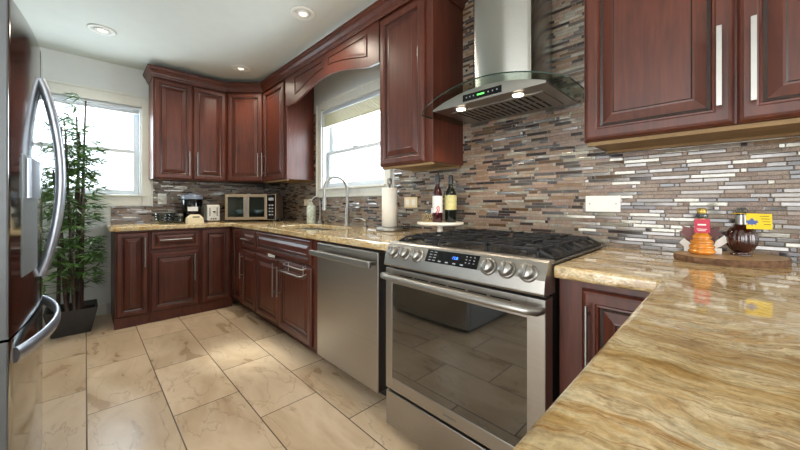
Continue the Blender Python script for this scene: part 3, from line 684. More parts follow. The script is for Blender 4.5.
# cast iron grates: three sections
gz, gt = 0.962, 0.010
for gx0_, gx1_ in ((-0.698, -0.505), (-0.499, -0.255), (-0.249, -0.056)):
    m = MB(); gy0, gy1 = -0.640, -0.070; w = 0.009
    for y in (gy0, gy1 - w): m.box(gx0_, y, gz - gt, gx1_, y + w, gz)
    for x in (gx0_, gx1_ - w):
        m.box(x, gy0, gz - gt, x + w, gy1, gz)
    for y in (gy0, (gy0 + gy1) / 2, gy1 - w):   # feet
        for x in (gx0_, gx1_ - w): m.box(x, y, 0.926, x + w, y + w, gz - gt)
    m.box(gx0_, -0.356, gz - gt, gx1_, -0.344, gz)
    cxg = (gx0_ + gx1_) / 2
    for cyg in (-0.50, -0.20):
        for dx, dy_ in ((1, 0), (-1, 0), (0, 1), (0, -1)):
            a_ = (cxg + dx * 0.030, cyg + dy_ * 0.030); e_ = (cxg + dx * 0.112, cyg + dy_ * 0.140)
            if dx: m.box(a_[0], cyg - 0.004, gz - gt, e_[0], cyg + 0.004, gz + 0.004)
            else: m.box(cxg - 0.004, a_[1], gz - gt, cxg + 0.004, e_[1], gz + 0.004)
        for dy_ in (-0.078, 0.078):
            m.box(gx0_ + w, cyg + dy_ - 0.005, gz - gt, gx0_ + 0.075, cyg + dy_ + 0.005, gz + 0.004); m.box(gx1_ - 0.075, cyg + dy_ - 0.005, gz - gt, gx1_ - w, cyg + dy_ + 0.005, gz + 0.004)
    # sloping ribs on the outer sides
    m.build('grate', 'iron', R, 0.002)
for xi, xo in ((-0.056, -0.008), (-0.698, -0.746)):      # sloping outer ribs of the side grates
    for k in range(8):
        y = -0.636 + k * 0.0795; d_ = 0.006 if xo > xi else -0.006
        MB().prism([(xi - d_, y, gz), (xo, y, 0.934), (xo, y, 0.927), (xi - d_, y, gz - 0.012)], (0, 0.009, 0)).build('grate_rib', 'iron', R, 0.001)
    MB().box(xo - (0.004 if xo > xi else -0.004), -0.640, 0.9265, xo, -0.070, 0.935).build('grate_side_rail', 'iron', R, 0.001)

# ------------------------------------------------------------------ range hood
H = thing('range_hood', 'stainless chimney range hood with curved glass canopy and two lamps above the range', 'range hood', (-0.432, -0.2, 1.60))
hx0, hx1, hf, hz = -0.722, -0.124, -0.405, 1.612
m = MB(); N = 24
def face_top(x): t = (x - (hx0 + hx1) / 2) / ((hx1 - hx0) / 2); return hz + 0.010 + 0.055 * (1 - t * t)
pts = [(hx0, hz), (hx1, hz)] + [(hx1 + (hx0 - hx1) * k / N, face_top(hx1 + (hx0 - hx1) * k / N)) for k in range(N + 1)]
m.prism([(x, hf, z) for x, z in pts], (0, 0.494, 0)); hb = m.build('canopy_body', 'steel', H, 0.002)
m = MB(); m.box(hx0 + 0.05, -0.310, hz - 0.003, hx1 - 0.05, -0.05, hz + 0.001); fl = m.build('grease_filter', 'steel', H)
m = MB()
for row in ((-0.295, -0.190), (-0.175, -0.070)):
    for k in range(14):
        xx = hx0 + 0.085 + k * 0.031; m.box(xx, row[0], hz - 0.0042, xx + 0.010, row[1], hz - 0.002)
m.build('filter_slots', 'void', fl)
for x in (-0.578, -0.268):
    m = MB().lathe((x, -0.352, hz + 0.002), [(0.034, 0.0), (0.034, -0.004), (0.026, -0.006)], seg=24); lp = m.build('lamp_ring', 'chrome', H)
    MB().lathe((x, -0.352, hz - 0.002), [(0.024, 0.0), (0.024, -0.0055), (0.0, -0.006)], seg=24).build('lamp_lens', 'hlamp', lp)
    d = light('hood_lamp', 'SPOT', (x, -0.352, hz - 0.02), (0, 0.1, -1), 5, (1.0, 0.85, 0.65), 0.03, spot=2.2, blend=0.6); d.parent = H; d.location = Vector((x, -0.352, hz - 0.02)) - Vector(H.location)
m = MB(); m.box(-0.528, hf - 0.003, hz + 0.010, -0.320, hf + 0.001, hz + 0.042); nb_ = len(m.f)
for k, xx in enumerate((-0.506, -0.486, -0.466, -0.386, -0.364, -0.342)): m.box(xx - 0.003, hf - 0.0042, hz + 0.024, xx + 0.003, hf - 0.002, hz + 0.030)
m.mi[nb_:] = [1] * (len(m.f) - nb_); hp = m.build('touch_panel', ['pglass', 'mark'], H); m = MB(); m.box(-0.446, hf - 0.0042, hz + 0.023, -0.408, hf - 0.002, hz + 0.030); m.build('green_readout', 'green', hp)
# curved glass canopy: arched across x, bowed front edge
def gz_(x): t = (x + 0.420) / 0.385; return 1.606 + 0.080 * (1 - t * t)
def gy_(x): t = (x + 0.420) / 0.385; return -0.395 - 0.080 * math.sqrt(max(0, 1 - t * t * 0.96))
m = MB(); K = 28; gxs = [-0.805 + 0.770 * k / K for k in range(K + 1)]
top, bot = [], []
for x in gxs: top += [(x, gy_(x), gz_(x) + 0.006), (x, -0.012, gz_(x) + 0.006)]; bot += [(x, gy_(x), gz_(x)), (x, -0.012, gz_(x))]
nv = len(top); vs = top + bot
for k in range(K):
    a_ = 2 * k; m.add([vs[a_], vs[a_ + 1], vs[a_ + 3], vs[a_ + 2]], [(0, 1, 2, 3)], 0, True); m.add([vs[nv + a_], vs[nv + a_ + 1], vs[nv + a_ + 3], vs[nv + a_ + 2]], [(3, 2, 1, 0)], 0, True)
    m.add([vs[a_], vs[a_ + 2], vs[nv + a_ + 2], vs[nv + a_]], [(3, 2, 1, 0)], 1)
m.add([vs[0], vs[1], vs[nv + 1], vs[nv]], [(0, 1, 2, 3)], 1); m.add([vs[nv - 2], vs[nv - 1], vs[2 * nv - 1], vs[2 * nv - 2]], [(3, 2, 1, 0)], 1)
m.build('glass_canopy', ['hoodglass', 'gedge'], H)
# chimney with convex front
cx0, cx1 = -0.560, -0.245; m = MB(); pl = [(cx0, -0.012), (cx0, -0.265)] + [(cx0 + (cx1 - cx0) * k / 16, -0.265 - 0.035 * math.sin(PI * k / 16)) for k in range(1, 16)] + [(cx1, -0.265), (cx1, -0.012)]
m.prism([(x, y, 1.640) for x, y in pl], (0, 0, CZ - 1.640 - 0.002), sm=True); ch = m.build('chimney', 'steelduct', H, 0.004, 2)
bv = ch.modifiers['bevel']; bv.angle_limit = 0.9

# ------------------------------------------------------------------ refrigerator
F = thing('refrigerator', 'stainless steel french door refrigerator with curved handles and dispenser', 'refrigerator', (-1.555, -2.3, FZ))
fx0, fx1 = -2.010, -1.100
m = MB(); m.box(fx0, -2.70, 0.06, fx1, -1.965, 1.725); m.build('case', 'dsteel', F, 0.004)
def fy(x): t = (x + 1.555) / 0.455; return -1.918 + 0.033 * (1 - t * t)
def fdoor(a_, b_, z0, z1, nm):
    m = MB(); K = 20; pl = [(a_, -1.960), (b_, -1.960)] + [(b_ + (a_ - b_) * k / K, fy(b_ + (a_ - b_) * k / K)) for k in range(K + 1)]
    m.prism([(x, y, z0) for x, y in pl], (0, 0, z1 - z0), sm=True)
    for i_, f_ in enumerate(m.f):
        xs3 = [m.v[j].x for j in f_]
        if len(f_) == 4 and max(xs3) - min(xs3) < 1e-4: m.mi[i_] = 1; m.sm[i_] = False
    o = m.build(nm, ['steelfr', 'dsteel'], F, 0.004, 2); o.modifiers['bevel'].angle_limit = 0.9; return o
dn = fdoor(-1.552, fx1, 0.712, 1.740, 'door'); df = fdoor(fx0, -1.558, 0.712, 1.740, 'door'); dr = fdoor(fx0, fx1, 0.075, 0.704, 'freezer_drawer')
m = MB(); m.box(fx0 + 0.03, -2.65, FZ, fx1 - 0.03, -1.98, 0.062); m.build('base_grille', 'void', F)
def bow(p0, p1, out, n=14, k=0.06):
    p0, p1, out = Vector(p0), Vector(p1), Vector(out); return [p0.lerp(p1, i / n) + out * (math.sin(PI * i / n) ** 0.8) for i in range(n + 1)]
for x, dd in ((-1.515, dn), (-1.595, df)):
    m = MB(); m.tube(bow((x, fy(x) + 0.002, 0.830), (x, fy(x) + 0.002, 1.612), (0, 0.056, 0), 20), 0.015, 12, flat=0.9, updir=(0, 1, 0)); m.build('handle', 'hbar', dd)
m = MB(); m.tube(bow((-1.150, fy(-1.150) + 0.002, 0.645), (-1.960, fy(-1.960) + 0.002, 0.645), (0, 0.072, 0), 24), 0.010, 12, flat=2.5, updir=(0, 1, 0)); m.build('handle', 'hbar', dr)
# dispenser on the near door
m = MB(); dyy = lambda x: fy(x) + 0.002
K = 6; xs_ = [-1.215 - 0.235 * k / K for k in range(K + 1)]
m.prism([(x, dyy(x), 0.875) for x in xs_] + [(x, fy(x) - 0.004, 0.875) for x in xs_[::-1]], (0, 0, 0.405)); ds = m.build('dispenser', 'dispgray', dn, 0.002)
m = MB(); m.prism([(x, dyy(x) + 0.012, 1.135) for x in xs_[1:-1]] + [(x, dyy(x) - 0.001, 1.135) for x in xs_[-2:0:-1]], (0, 0, 0.135)); m.build('dispenser_control', 'hbar', ds, 0.004, 2) if False else m.build('dispenser_control', 'hbar', dn, 0.004, 2)

# ------------------------------------------------------------------ potted bamboo
P = thing('potted_bamboo', 'tall artificial bamboo in a square dark planter under the back window', 'plant', (-3.50, -1.82, FZ))
def sq(cx, cy, h, z): return [(cx - h, cy - h, z), (cx + h, cy - h, z), (cx + h, cy + h, z), (cx - h, cy + h, z)]
m = MB(); L_ = [sq(-3.50, -1.835, 0.115, FZ), sq(-3.50, -1.835, 0.158, 0.240), sq(-3.50, -1.835, 0.145, 0.240), sq(-3.50, -1.835, 0.140, 0.195)]
for i in range(3): m.add(L_[i] + L_[i + 1], [(k, (k + 1) % 4, 4 + (k + 1) % 4, 4 + k) for k in range(4)])
m.add(L_[0], [(3, 2, 1, 0)]); m.build('pot', 'pot', P, 0.004); m = MB(); m.add(sq(-3.50, -1.835, 0.142, 0.198), [(0, 1, 2, 3)]); m.build('soil', 'soil', P)
leaf = MB(); culms = []
for k in range(9):
    a_ = random.uniform(0, 2 * PI); r_ = random.uniform(0.02, 0.085); bx_, by_ = -3.50 + r_ * math.cos(a_), -1.835 + r_ * math.sin(a_)
    hgt = 2.0 if k == 3 else random.uniform(1.35, 1.92); lx, ly = random.uniform(-0.03, 0.03), random.uniform(-0.08, 0.10)
    m = MB(); pts = []; rs = []; nseg = int(hgt / 0.16)
    for j in range(nseg + 1):
        t = j / nseg; pz = 0.22 + (hgt - 0.22) * t; c = Vector((bx_ + lx * t, by_ + ly * t, pz)); rad = 0.0135 * (1 - 0.55 * t)
        for dz_, rr in ((-0.004, rad), (0, rad * 1.22), (0.004, rad)): pts.append(c + Z * dz_); rs.append(rr)
    m.tube(pts, rs, 8); m.build('culm', 'culm', P); culms.append((bx_, by_, lx, ly, hgt))
    # branches with drooping leaves
    for j in range(26 if k < 7 else 16):
        t = random.uniform(0.05, 1.0) ** 0.8; c = Vector((bx_ + lx * t, by_ + ly * t, 0.24 + (hgt - 0.22) * t)); an = random.uniform(0, 2 * PI)
        ln = random.uniform(0.08, 0.25) * (1.2 - 0.55 * t); tip = c + Vector((math.cos(an) * ln, math.sin(an) * ln, random.uniform(-0.01, 0.10)))
        tip.x = max(tip.x, XB + 0.07); tip.y = min(tip.y, -1.66)
        leaf.tube([c, tip], [0.0018, 0.001], 4)
        for q in range(random.randint(7, 11)):
            s0 = c.lerp(tip, random.uniform(0.5, 1.0)); a2 = an + random.uniform(-1.3, 1.3); l2 = random.uniform(0.07, 0.15)
            e = s0 + Vector((math.cos(a2) * l2, math.sin(a2) * l2, random.uniform(-0.07, 0.045))); e.x = max(e.x, XB + 0.05); e.y = min(e.y, -1.60) if e.z < 1.0 else e.y
            leaf.leafq(s0, e, random.uniform(0.007, 0.013), (random.uniform(-.4, .4), random.uniform(-.4, .4), 1))
leaf.build('foliage', 'leaf', P)

# ------------------------------------------------------------------ things on the back counter
ZT = 0.9155
# toaster oven set across the corner
O_ = thing('toaster_oven', 'bronze framed countertop oven with two glass doors standing across the corner', 'oven', (-3.305, -0.443, ZT))
u = Vector((0.33, 0.42, 0)).normalized(); nn = Vector((u.y, -u.x, 0)); bo = Vector((-3.47, -0.655, ZT + 0.018)); Wd, Hd, Dd = 0.535, 0.285, 0.33
def obx(m, a, bb, z0, z1, d0, d1):   # a..bb along front, d0..d1 toward the room
    p = bo + u * a + Z * z0 + nn * d0; m.prism([p, p + u * (bb - a), p + u * (bb - a) + nn * (d1 - d0), p + nn * (d1 - d0)], (0, 0, z1 - z0))
m = MB(); tt = 0.012
obx(m, 0, Wd, 0, tt, -Dd, 0); obx(m, 0, Wd, Hd - tt, Hd, -Dd, 0); obx(m, 0, tt, tt, Hd - tt, -Dd, 0); obx(m, Wd - 0.09, Wd, tt, Hd - tt, -Dd, 0); obx(m, tt, Wd - 0.09, tt, Hd - tt, -Dd, -Dd + tt)
m.build('housing', 'bronze', O_, 0.002)
for a_, bb in ((0.004, 0.222), (0.226, 0.444)):
    m = MB(); w = 0.026; obx(m, a_, a_ + w, 0.006, Hd - 0.006, 0.0, 0.018); obx(m, bb - w, bb, 0.006, Hd - 0.006, 0, 0.018); obx(m, a_ + w, bb - w, 0.006, 0.006 + w, 0, 0.018); obx(m, a_ + w, bb - w, Hd - 0.006 - w, Hd - 0.006, 0, 0.018)
    d = m.build('door', 'bronze', O_, 0.002); m = MB(); obx(m, a_ + w, bb - w, 0.006 + w, Hd - 0.006 - w, 0.006, 0.010); m.build('glass', 'clear', d)
    hx = bb - 0.013 if a_ < 0.1 else a_ + 0.013; m = MB(); p = bo + u * hx + nn * 0.034 + Z * 0.04; m.cyl(p, 0.006, 0.20, Z, 10); m.cyl(bo + u * hx + nn * 0.016 + Z * 0.06, 0.004, 0.018, nn, 8); m.cyl(bo + u * hx + nn * 0.016 + Z * 0.22, 0.004, 0.018, nn, 8); m.build('handle', 'chrome', d)
m = MB(); obx(m, 0.447, 0.531, 0.006, Hd - 0.006, 0.0, 0.014); nb_ = len(m.f); obx(m, 0.462, 0.516, 0.215, 0.245, 0.014, 0.0155)
for i in range(4):
    for j in range(2): obx(m, 0.465 + j * 0.028, 0.485 + j * 0.028, 0.05 + i * 0.035, 0.065 + i * 0.035, 0.014, 0.0165)
m.mi[nb_:] = [1] * (len(m.f) - nb_); m.build('control_panel', ['pglass', 'mark'], O_)
for a_ in (0.03, 0.50):
    for d_ in (-0.03, -0.30): MB().cyl(bo + u * a_ + nn * d_ - Z * 0.018, 0.012, 0.019, Z, 10).build('foot', 'black', O_)
m = MB(); obx(m, 0.013, 0.443, 0.062, 0.066, -0.31, -0.01); m.build('rack', 'chrome', O_)
for a_, lb in ((0.125, 'white bowl on the rack behind the left glass door of the countertop oven'), (0.320, 'white bowl on the rack behind the right glass door of the countertop oven')):
    c = bo + u * a_ + nn * -0.10 + Z * 0.0665; m = MB().lathe(c, [(0.025, 0.0), (0.042, 0.012), (0.055, 0.045), (0.052, 0.045), (0.038, 0.014), (0.0, 0.008)], seg=24); tag(m.build('bowl', 'white'), lb, 'bowl', 'bowls in the countertop oven')
# toaster
t = thing('toaster', 'small white toaster with dark slots left of the countertop oven', 'toaster', (-3.66, -0.735, ZT))
m = MB(); m.box(-3.76, -0.800, ZT + 0.008, -3.60, -0.670, ZT + 0.185); tb = m.build('body', 'white', t, 0.012, 3)
m = MB(); m.box(-3.601, -0.776, ZT + 0.060, -3.5985, -0.768, ZT + 0.155); m.box(-3.601, -0.705, ZT + 0.060, -3.5985, -0.697, ZT + 0.155)
for k in range(3): m.box(-3.601, -0.765 + k * 0.022, ZT + 0.025, -3.5985, -0.752 + k * 0.022, ZT + 0.037)
for k in range(2): m.box(-3.75, -0.775 + k * 0.045, ZT + 0.184, -3.62, -0.755 + k * 0.045, ZT + 0.1865)
m.build('slots', 'black', tb); m = MB(); m.box(-3.60, -0.742, ZT + 0.10, -3.575, -0.722, ZT + 0.115); m.build('lever', 'black', tb, 0.002)
for x in (-3.74, -3.62):
    for y in (-0.785, -0.685): MB().cyl((x, y, ZT), 0.008, 0.009).build('foot', 'black', t)
# cream slotted box with grip
t = thing('butter_box', 'cream plastic box with a dark grip slot on the counter edge by the canister', 'box', (-3.36, -0.965, ZT))
m = MB(); L_ = [((-3.43, -1.035), (-3.30, -0.895), 0.0), ((-3.425, -1.030), (-3.305, -0.900), 0.055), ((-3.405, -1.000), (-3.325, -0.930), 0.088)]
for i in range(3):
    (ax_, ay_), (bx2, by2), z = L_[i]; q = [(ax_, ay_, ZT + z), (bx2, ay_, ZT + z), (bx2, by2, ZT + z), (ax_, by2, ZT + z)]
    if i: m.add(prev + q, [(k, (k + 1) % 4, 4 + (k + 1) % 4, 4 + k) for k in range(4)])
    else: m.add(q, [(3, 2, 1, 0)])
    prev = q
m.add(prev, [(0, 1, 2, 3)]); bb_ = m.build('body', 'cream', t, 0.006, 3)
MB().box(-3.320, -0.995, ZT + 0.060, -3.306, -0.935, ZT + 0.070).build('grip_slot', 'black', t)
# dark canister
t = thing('canister', 'dark glass canister with a blue-grey lid and pale label behind the cream box', 'canister', (-3.60, -0.940, ZT))
m = MB().lathe((-3.60, -0.940, ZT), [(0.085, 0), (0.095, 0.01), (0.095, 0.235), (0.088, 0.245), (0.0, 0.245)], seg=32); cb = m.build('body', 'smoke', t)
MB().lathe((-3.60, -0.940, ZT + 0.008), [(0.082, 0), (0.082, 0.16), (0.0, 0.165)], seg=24).build('contents', 'soil', t)
MB().lathe((-3.60, -0.940, ZT + 0.246), [(0.097, 0), (0.097, 0.03), (0.08, 0.045), (0.03, 0.05), (0.025, 0.062), (0.0, 0.063)], seg=32).build('lid', 'bluegray', t)
m = MB(); a0_ = -0.62
pts_o = [(-3.60 + 0.0965 * math.cos(a0_ + k * 0.11), -0.940 + 0.0965 * math.sin(a0_ + k * 0.11)) for k in range(10)]
for k in range(9): m.add([(pts_o[k][0], pts_o[k][1], ZT + 0.12), (pts_o[k + 1][0], pts_o[k + 1][1], ZT + 0.12), (pts_o[k + 1][0], pts_o[k + 1][1], ZT + 0.165), (pts_o[k][0], pts_o[k][1], ZT + 0.165)], [(0, 1, 2, 3)])
m.build('label', 'labelw', cb)
# glass bowls and small jar
for k in range(3):
    z = ZT + k * 0.026; m = MB().lathe((-3.55, -1.185, z), [(0.04, 0.0), (0.075, 0.012), (0.088, 0.05), (0.084, 0.05), (0.070, 0.016), (0.0, 0.008)], seg=28)
    tag(m.build('glass_bowl', 'clear'), ['lowest clear glass bowl of the stack beside the small jar', 'middle clear glass bowl of the stack beside the small jar', 'topmost clear glass bowl of the stack beside the small jar'][k], 'bowl', 'stacked glass bowls')
t = thing('glass_jar', 'small clear glass jar between the glass bowls and the cream box', 'jar', (-3.50, -1.065, ZT))
MB().lathe((-3.50, -1.065, ZT), [(0.026, 0), (0.030, 0.008), (0.030, 0.055), (0.020, 0.068), (0.020, 0.075)], seg=20).build('body', 'clear', t); MB().cyl((-3.50, -1.065, ZT + 0.0755), 0.023, 0.016).build('lid', 'chrome', t)

def outlet(name, o, u, n, w, h, label, kind):
    t = thing(name, label, 'outlet', o); o, u, n = Vector(o), Vector(u), Vector(n); m = MB()
    a_ = o - u * w / 2 - Z * h / 2; m.prism([a_, a_ + u * w, a_ + u * w + Z * h, a_ + Z * h][::1], n * 0.006); pl_ = m.build('plate', 'white' if kind != 'cream' else 'cream', t, 0.002)
    if kind == 'blank':
        for k in (-0.38, 0.38): MB().cyl(o + u * w * k + n * 0.0055, 0.004, 0.0015, n, 10).build('screw', 'chrome', pl_)
    else:
        for k in (-0.24, 0.24):
            q = o + u * w * k - u * 0.016 - Z * 0.022 + n * 0.0055; MB().prism([q, q + u * 0.032, q + u * 0.032 + Z * 0.044, q + Z * 0.044], n * 0.003).build('socket', 'white', pl_, 0.001)
    return t
outlet('wall_outlet', (-0.016, -T - 0.0005, 1.115), X, DY, 0.142, 0.075, 'blank cream cover plate on the mosaic between range and wood slice', 'blank')
outlet('wall_outlet', (-1.266, -T - 0.0005, 1.124), X, DY, 0.130, 0.078, 'double outlet on the mosaic between paper towels and wine bottles', 'cream')
outlet('wall_outlet', (-2.845, -T - 0.0005, 1.125), X, DY, 0.125, 0.072, 'outlet on the mosaic behind the soap bottle', 'cream')
t = outlet('wall_outlet', (XB + T + 0.0005, -1.162, 1.165), Y, X, 0.075, 0.115, 'outlet with a round plug-in beside the bamboo window above the glass bowls', 'white')
MB().lathe((XB + T + 0.010, -1.162, 1.165), [(0.03, 0.0), (0.03, 0.018), (0.018, 0.028), (0, 0.029)], X, 20).build('plug_in', 'white', t)

# ------------------------------------------------------------------ around the sink
t = thing('faucet', 'tall arched pull-down kitchen faucet behind the sink', 'faucet', (-1.98, -0.085, ZT))
fxp, fyp = -1.98, -0.085
m = MB().lathe((fxp, fyp, ZT), [(0.028, 0), (0.028, 0.008), (0.019, 0.014), (0.018, 0.15), (0.015, 0.16)], seg=20); m.build('base', 'chrome', t)
pts = [(fxp, fyp, ZT + 0.15), (fxp, fyp, ZT + 0.30)] + [tuple(p) for p in arc((fxp - 0.0, fyp - 0.115, ZT + 0.315), 0.115, 0, PI, 14, Y, Z)] + [(fxp, fyp - 0.230, ZT + 0.24)]
m = MB().tube(pts, 0.0125, 12, updir=(1, 0, 0)); m.build('spout', 'chrome', t)
m = MB().lathe((fxp, fyp - 0.230, ZT + 0.245), [(0.013, 0), (0.017, -0.02), (0.018, -0.075), (0.022, -0.10), (0.020, -0.108), (0.0, -0.108)], seg=18); m.build('spray_head', 'chrome', t)
m = MB().tube([(fxp, fyp, ZT + 0.07), (fxp - 0.045, fyp - 0.005, ZT + 0.075)], 0.009, 10); m.tube([(fxp - 0.045, fyp - 0.005, ZT + 0.075), (fxp - 0.105, fyp - 0.015, ZT + 0.082)], 0.0055, 8); m.build('lever', 'chrome', t)
t = thing('filter_tap', 'slim chrome filter tap with a small hook spout beside the soap bottle', 'tap', (-2.47, -0.07, ZT))
MB().lathe((-2.47, -0.07, ZT), [(0.018, 0), (0.018, 0.02), (0.009, 0.03)], seg=16).build('base', 'chrome', t)
pts = [(-2.47, -0.07, ZT + 0.02), (-2.47, -0.07, ZT + 0.21)] + [tuple(p) for p in arc((-2.47, -0.115, ZT + 0.22), 0.045, 0, PI * 0.95, 10, Y, Z)]
MB().tube(pts, 0.0065, 10, updir=(1, 0, 0)).build('spout', 'chrome', t)
t = thing('soap_bottle', 'clear green soap bottle with a white pump at the back of the sink', 'bottle', (-2.62, -0.085, ZT))
MB().lathe((-2.62, -0.085, ZT), [(0.040, 0), (0.045, 0.006), (0.045, 0.165), (0.030, 0.185), (0.018, 0.19)], seg=24).build('body', 'soapg', t)
m = MB().lathe((-2.62, -0.085, ZT + 0.191), [(0.019, 0), (0.019, 0.018), (0.006, 0.02), (0.006, 0.045)], seg=16); m.box(-2.655, -0.095, ZT + 0.233, -2.610, -0.075, ZT + 0.245); m.build('pump', 'white', t, 0.002)
t = thing('soap_pump', 'small curved chrome soap pump between faucet and paper towels', 'soap dispenser', (-1.70, -0.10, ZT))
m = MB().lathe((-1.70, -0.10, ZT), [(0.02, 0), (0.02, 0.008), (0.011, 0.012), (0.011, 0.05), (0.014, 0.052), (0.014, 0.06), (0, 0.062)], seg=16); m.build('base', 'chrome', t)
MB().tube([(-1.70, -0.10, ZT + 0.055), (-1.735, -0.12, ZT + 0.075), (-1.775, -0.14, ZT + 0.075), (-1.80, -0.155, ZT + 0.06)], 0.006, 10).build('spout', 'chrome', t)
# paper towel
t = thing('paper_towel_holder', 'steel paper towel holder with a full white roll beside the window', 'paper towel holder', (-1.350, -0.150, ZT))
px_, py_ = -1.350, -0.150
MB().lathe((px_, py_, ZT), [(0.097, 0), (0.100, 0.004), (0.100, 0.022), (0.094, 0.028), (0.0, 0.030)], seg=36).build('base', 'chrome', t)
MB().lathe((px_, py_, ZT + 0.03), [(0.008, 0), (0.008, 0.31), (0.016, 0.312), (0.018, 0.325), (0.018, 0.352), (0.0, 0.358)], seg=18).build('post', 'chrome', t)
r2 = thing('paper_towel_roll', 'white paper towel roll on the steel holder', 'paper towel', (px_, py_, ZT + 0.032))
MB().lathe((px_, py_, ZT + 0.032), [(0.020, 0), (0.057, 0), (0.057, 0.282), (0.020, 0.282), (0.020, 0.0)], seg=36).build('roll', 'paper', r2)

# cake stand with bottles
sx_, sy_ = -0.865, -0.165
t = thing('cake_stand', 'round white marble pedestal stand behind the range holding bottles', 'stand', (sx_, sy_, ZT))
MB().lathe((sx_, sy_, ZT), [(0.060, 0), (0.060, 0.006), (0.020, 0.016), (0.016, 0.055), (0.040, 0.068)], seg=28).build('pedestal', 'marble', t)
MB().lathe((sx_, sy_, ZT + 0.068), [(0.13, 0), (0.145, 0.004), (0.145, 0.014), (0.14, 0.018), (0.0, 0.018)], seg=40).build('plate', 'marble', t)
zs = ZT + 0.0865
def bottle(x, y, z, r, hb, hn, glassm, capm, labm, label, z0=0.35, z1=0.85, script=False):
    t = thing('wine_bottle', label, 'bottle', (x, y, z)); H_ = hb + hn
    MB().lathe((x, y, z), [(r * 0.9, 0), (r, 0.006), (r, hb * 0.82), (r * 0.8, hb * 0.93), (0.014, hb + 0.012), (0.0135, H_ - 0.05)], seg=24).build('glass', glassm, t)
    MB().lathe((x, y, z + H_ - 0.052), [(0.0145, 0), (0.0148, 0.046), (0.013, 0.052), (0, 0.052)], seg=18).build('capsule', capm, t)
    m = MB().lathe((x, y, z + hb * z0 * 0.82), [(r + 0.0006, 0), (r + 0.0006, hb * 0.82 * (z1 - z0))], seg=28); lb = m.build('label', labm, t)
    if script:
        m = MB(); q = Vector((x, y, z)) + Vector((0.62, -0.78, 0)) * (r + 0.0016); e = Vector((0.78, 0.62, 0)) * 0.8
        m.tube([q + e * 0.010 + Z * 0.10, q - e * 0.006 + Z * 0.088, q + e * 0.004 + Z * 0.072, q - e * 0.012 + Z * 0.06], 0.0028, 6); m.tube([q + e * 0.012 + Z * 0.095, q + e * 0.014 + Z * 0.07, q - e * 0.004 + Z * 0.048], 0.0028, 6)
        m.build('red_mark', 'red', lb)
bottle(-0.838, -0.225, zs, 0.030, 0.205, 0.085, 'winered', 'black', 'labelw', 'bottle with white label and red mark, left wine bottle on the marble stand', 0.35, 0.95, True)
bottle(-0.795, -0.150, zs, 0.036, 0.205, 0.082, 'winegreen', 'black', 'labely', 'dark bottle with a yellow label on the marble stand', 0.45, 0.98)
t = thing('woven_basket', 'small woven basket of clear bottles at the front of the marble stand', 'basket', (-0.900, -0.215, zs))
m = MB()
for k in range(28):
    a_ = 2 * PI * k / 28
    for sgn in (-1, 1): 
        p0 = Vector((-0.900 + 0.058 * math.cos(a_), -0.215 + 0.045 * math.sin(a_), zs + 0.004)); a3 = a_ + sgn * 0.3; p1 = Vector((-0.900 + 0.058 * math.cos(a3), -0.215 + 0.045 * math.sin(a3), zs + 0.046)); m.tube([p0, p1], 0.0022, 4)
for z in (0.003, 0.047): m.tube([(-0.900 + 0.058 * math.cos(a_), -0.215 + 0.045 * math.sin(a_), zs + z) for a_ in [2 * PI * k / 24 for k in range(25)]], 0.003, 6)
m.lathe((-0.900, -0.215, zs + 0.0005), [(0.056, 0), (0.056, 0.002)], seg=24, sy=0.78); m.build('weave', 'wicker', t)
for k, (x, y, h, r_, mt_, lb) in enumerate(((-0.922, -0.215, 0.11, 0.014, 'clear', 'slim clear bottle in the woven basket'), (-0.880, -0.205, 0.135, 0.018, 'clear', 'taller clear bottle with a white label in the woven basket'))):
    t = thing('glass_bottle', lb, 'bottle', (x, y, zs + 0.003), 'bottles in the woven basket')
    MB().lathe((x, y, zs + 0.003), [(r_, 0), (r_, h * 0.6), (r_ * 0.4, h * 0.78), (r_ * 0.4, h)], seg=16).build('glass', mt_, t); MB().cyl((x, y, zs + 0.0032 + h), r_ * 0.5, 0.012).build('cap', 'chrome', t)
    if k: MB().lathe((x, y, zs + 0.05), [(r_ + 0.0005, 0), (r_ + 0.0005, 0.035)], seg=18).build('label', 'labelw', t)

# ------------------------------------------------------------------ wood slice with syrup bottles
wc = Vector((0.400, -0.165, ZT)); ang = math.radians(38); e1 = Vector((math.cos(ang), math.sin(ang), 0)); e2 = Vector((-math.sin(ang), math.cos(ang), 0))
m = MB(); K = 56; ring = []
for k in range(K):
    th = 2 * PI * k / K; w = 1 + 0.02 * math.sin(3 * th + 1) + 0.012 * math.sin(11 * th) + 0.008 * math.sin(23 * th)
    ring.append((0.158 * w * math.cos(th), 0.112 * w * math.sin(th)))
vs = []
for sc_, z in ((0.985, 0.0), (1.0, 0.010), (0.99, 0.022)): vs += [wc + e1 * a_ * sc_ + e2 * b_ * sc_ + Z * z for a_, b_ in ring]
m.add(vs, [(i * K + k, i * K + (k + 1) % K, (i + 1) * K + (k + 1) % K, (i + 1) * K + k) for i in range(2) for k in range(K)], 0, False)
m.add(vs[:K], [tuple(range(K))[::-1]], 0); m.add(vs[-K:], [tuple(range(K))], 1)
tag(m.build('wood_slice', ['bark', 'slice']), 'oval live-edge wood slice with bark rim on the right worktop', 'serving board')
zb = ZT + 0.0225
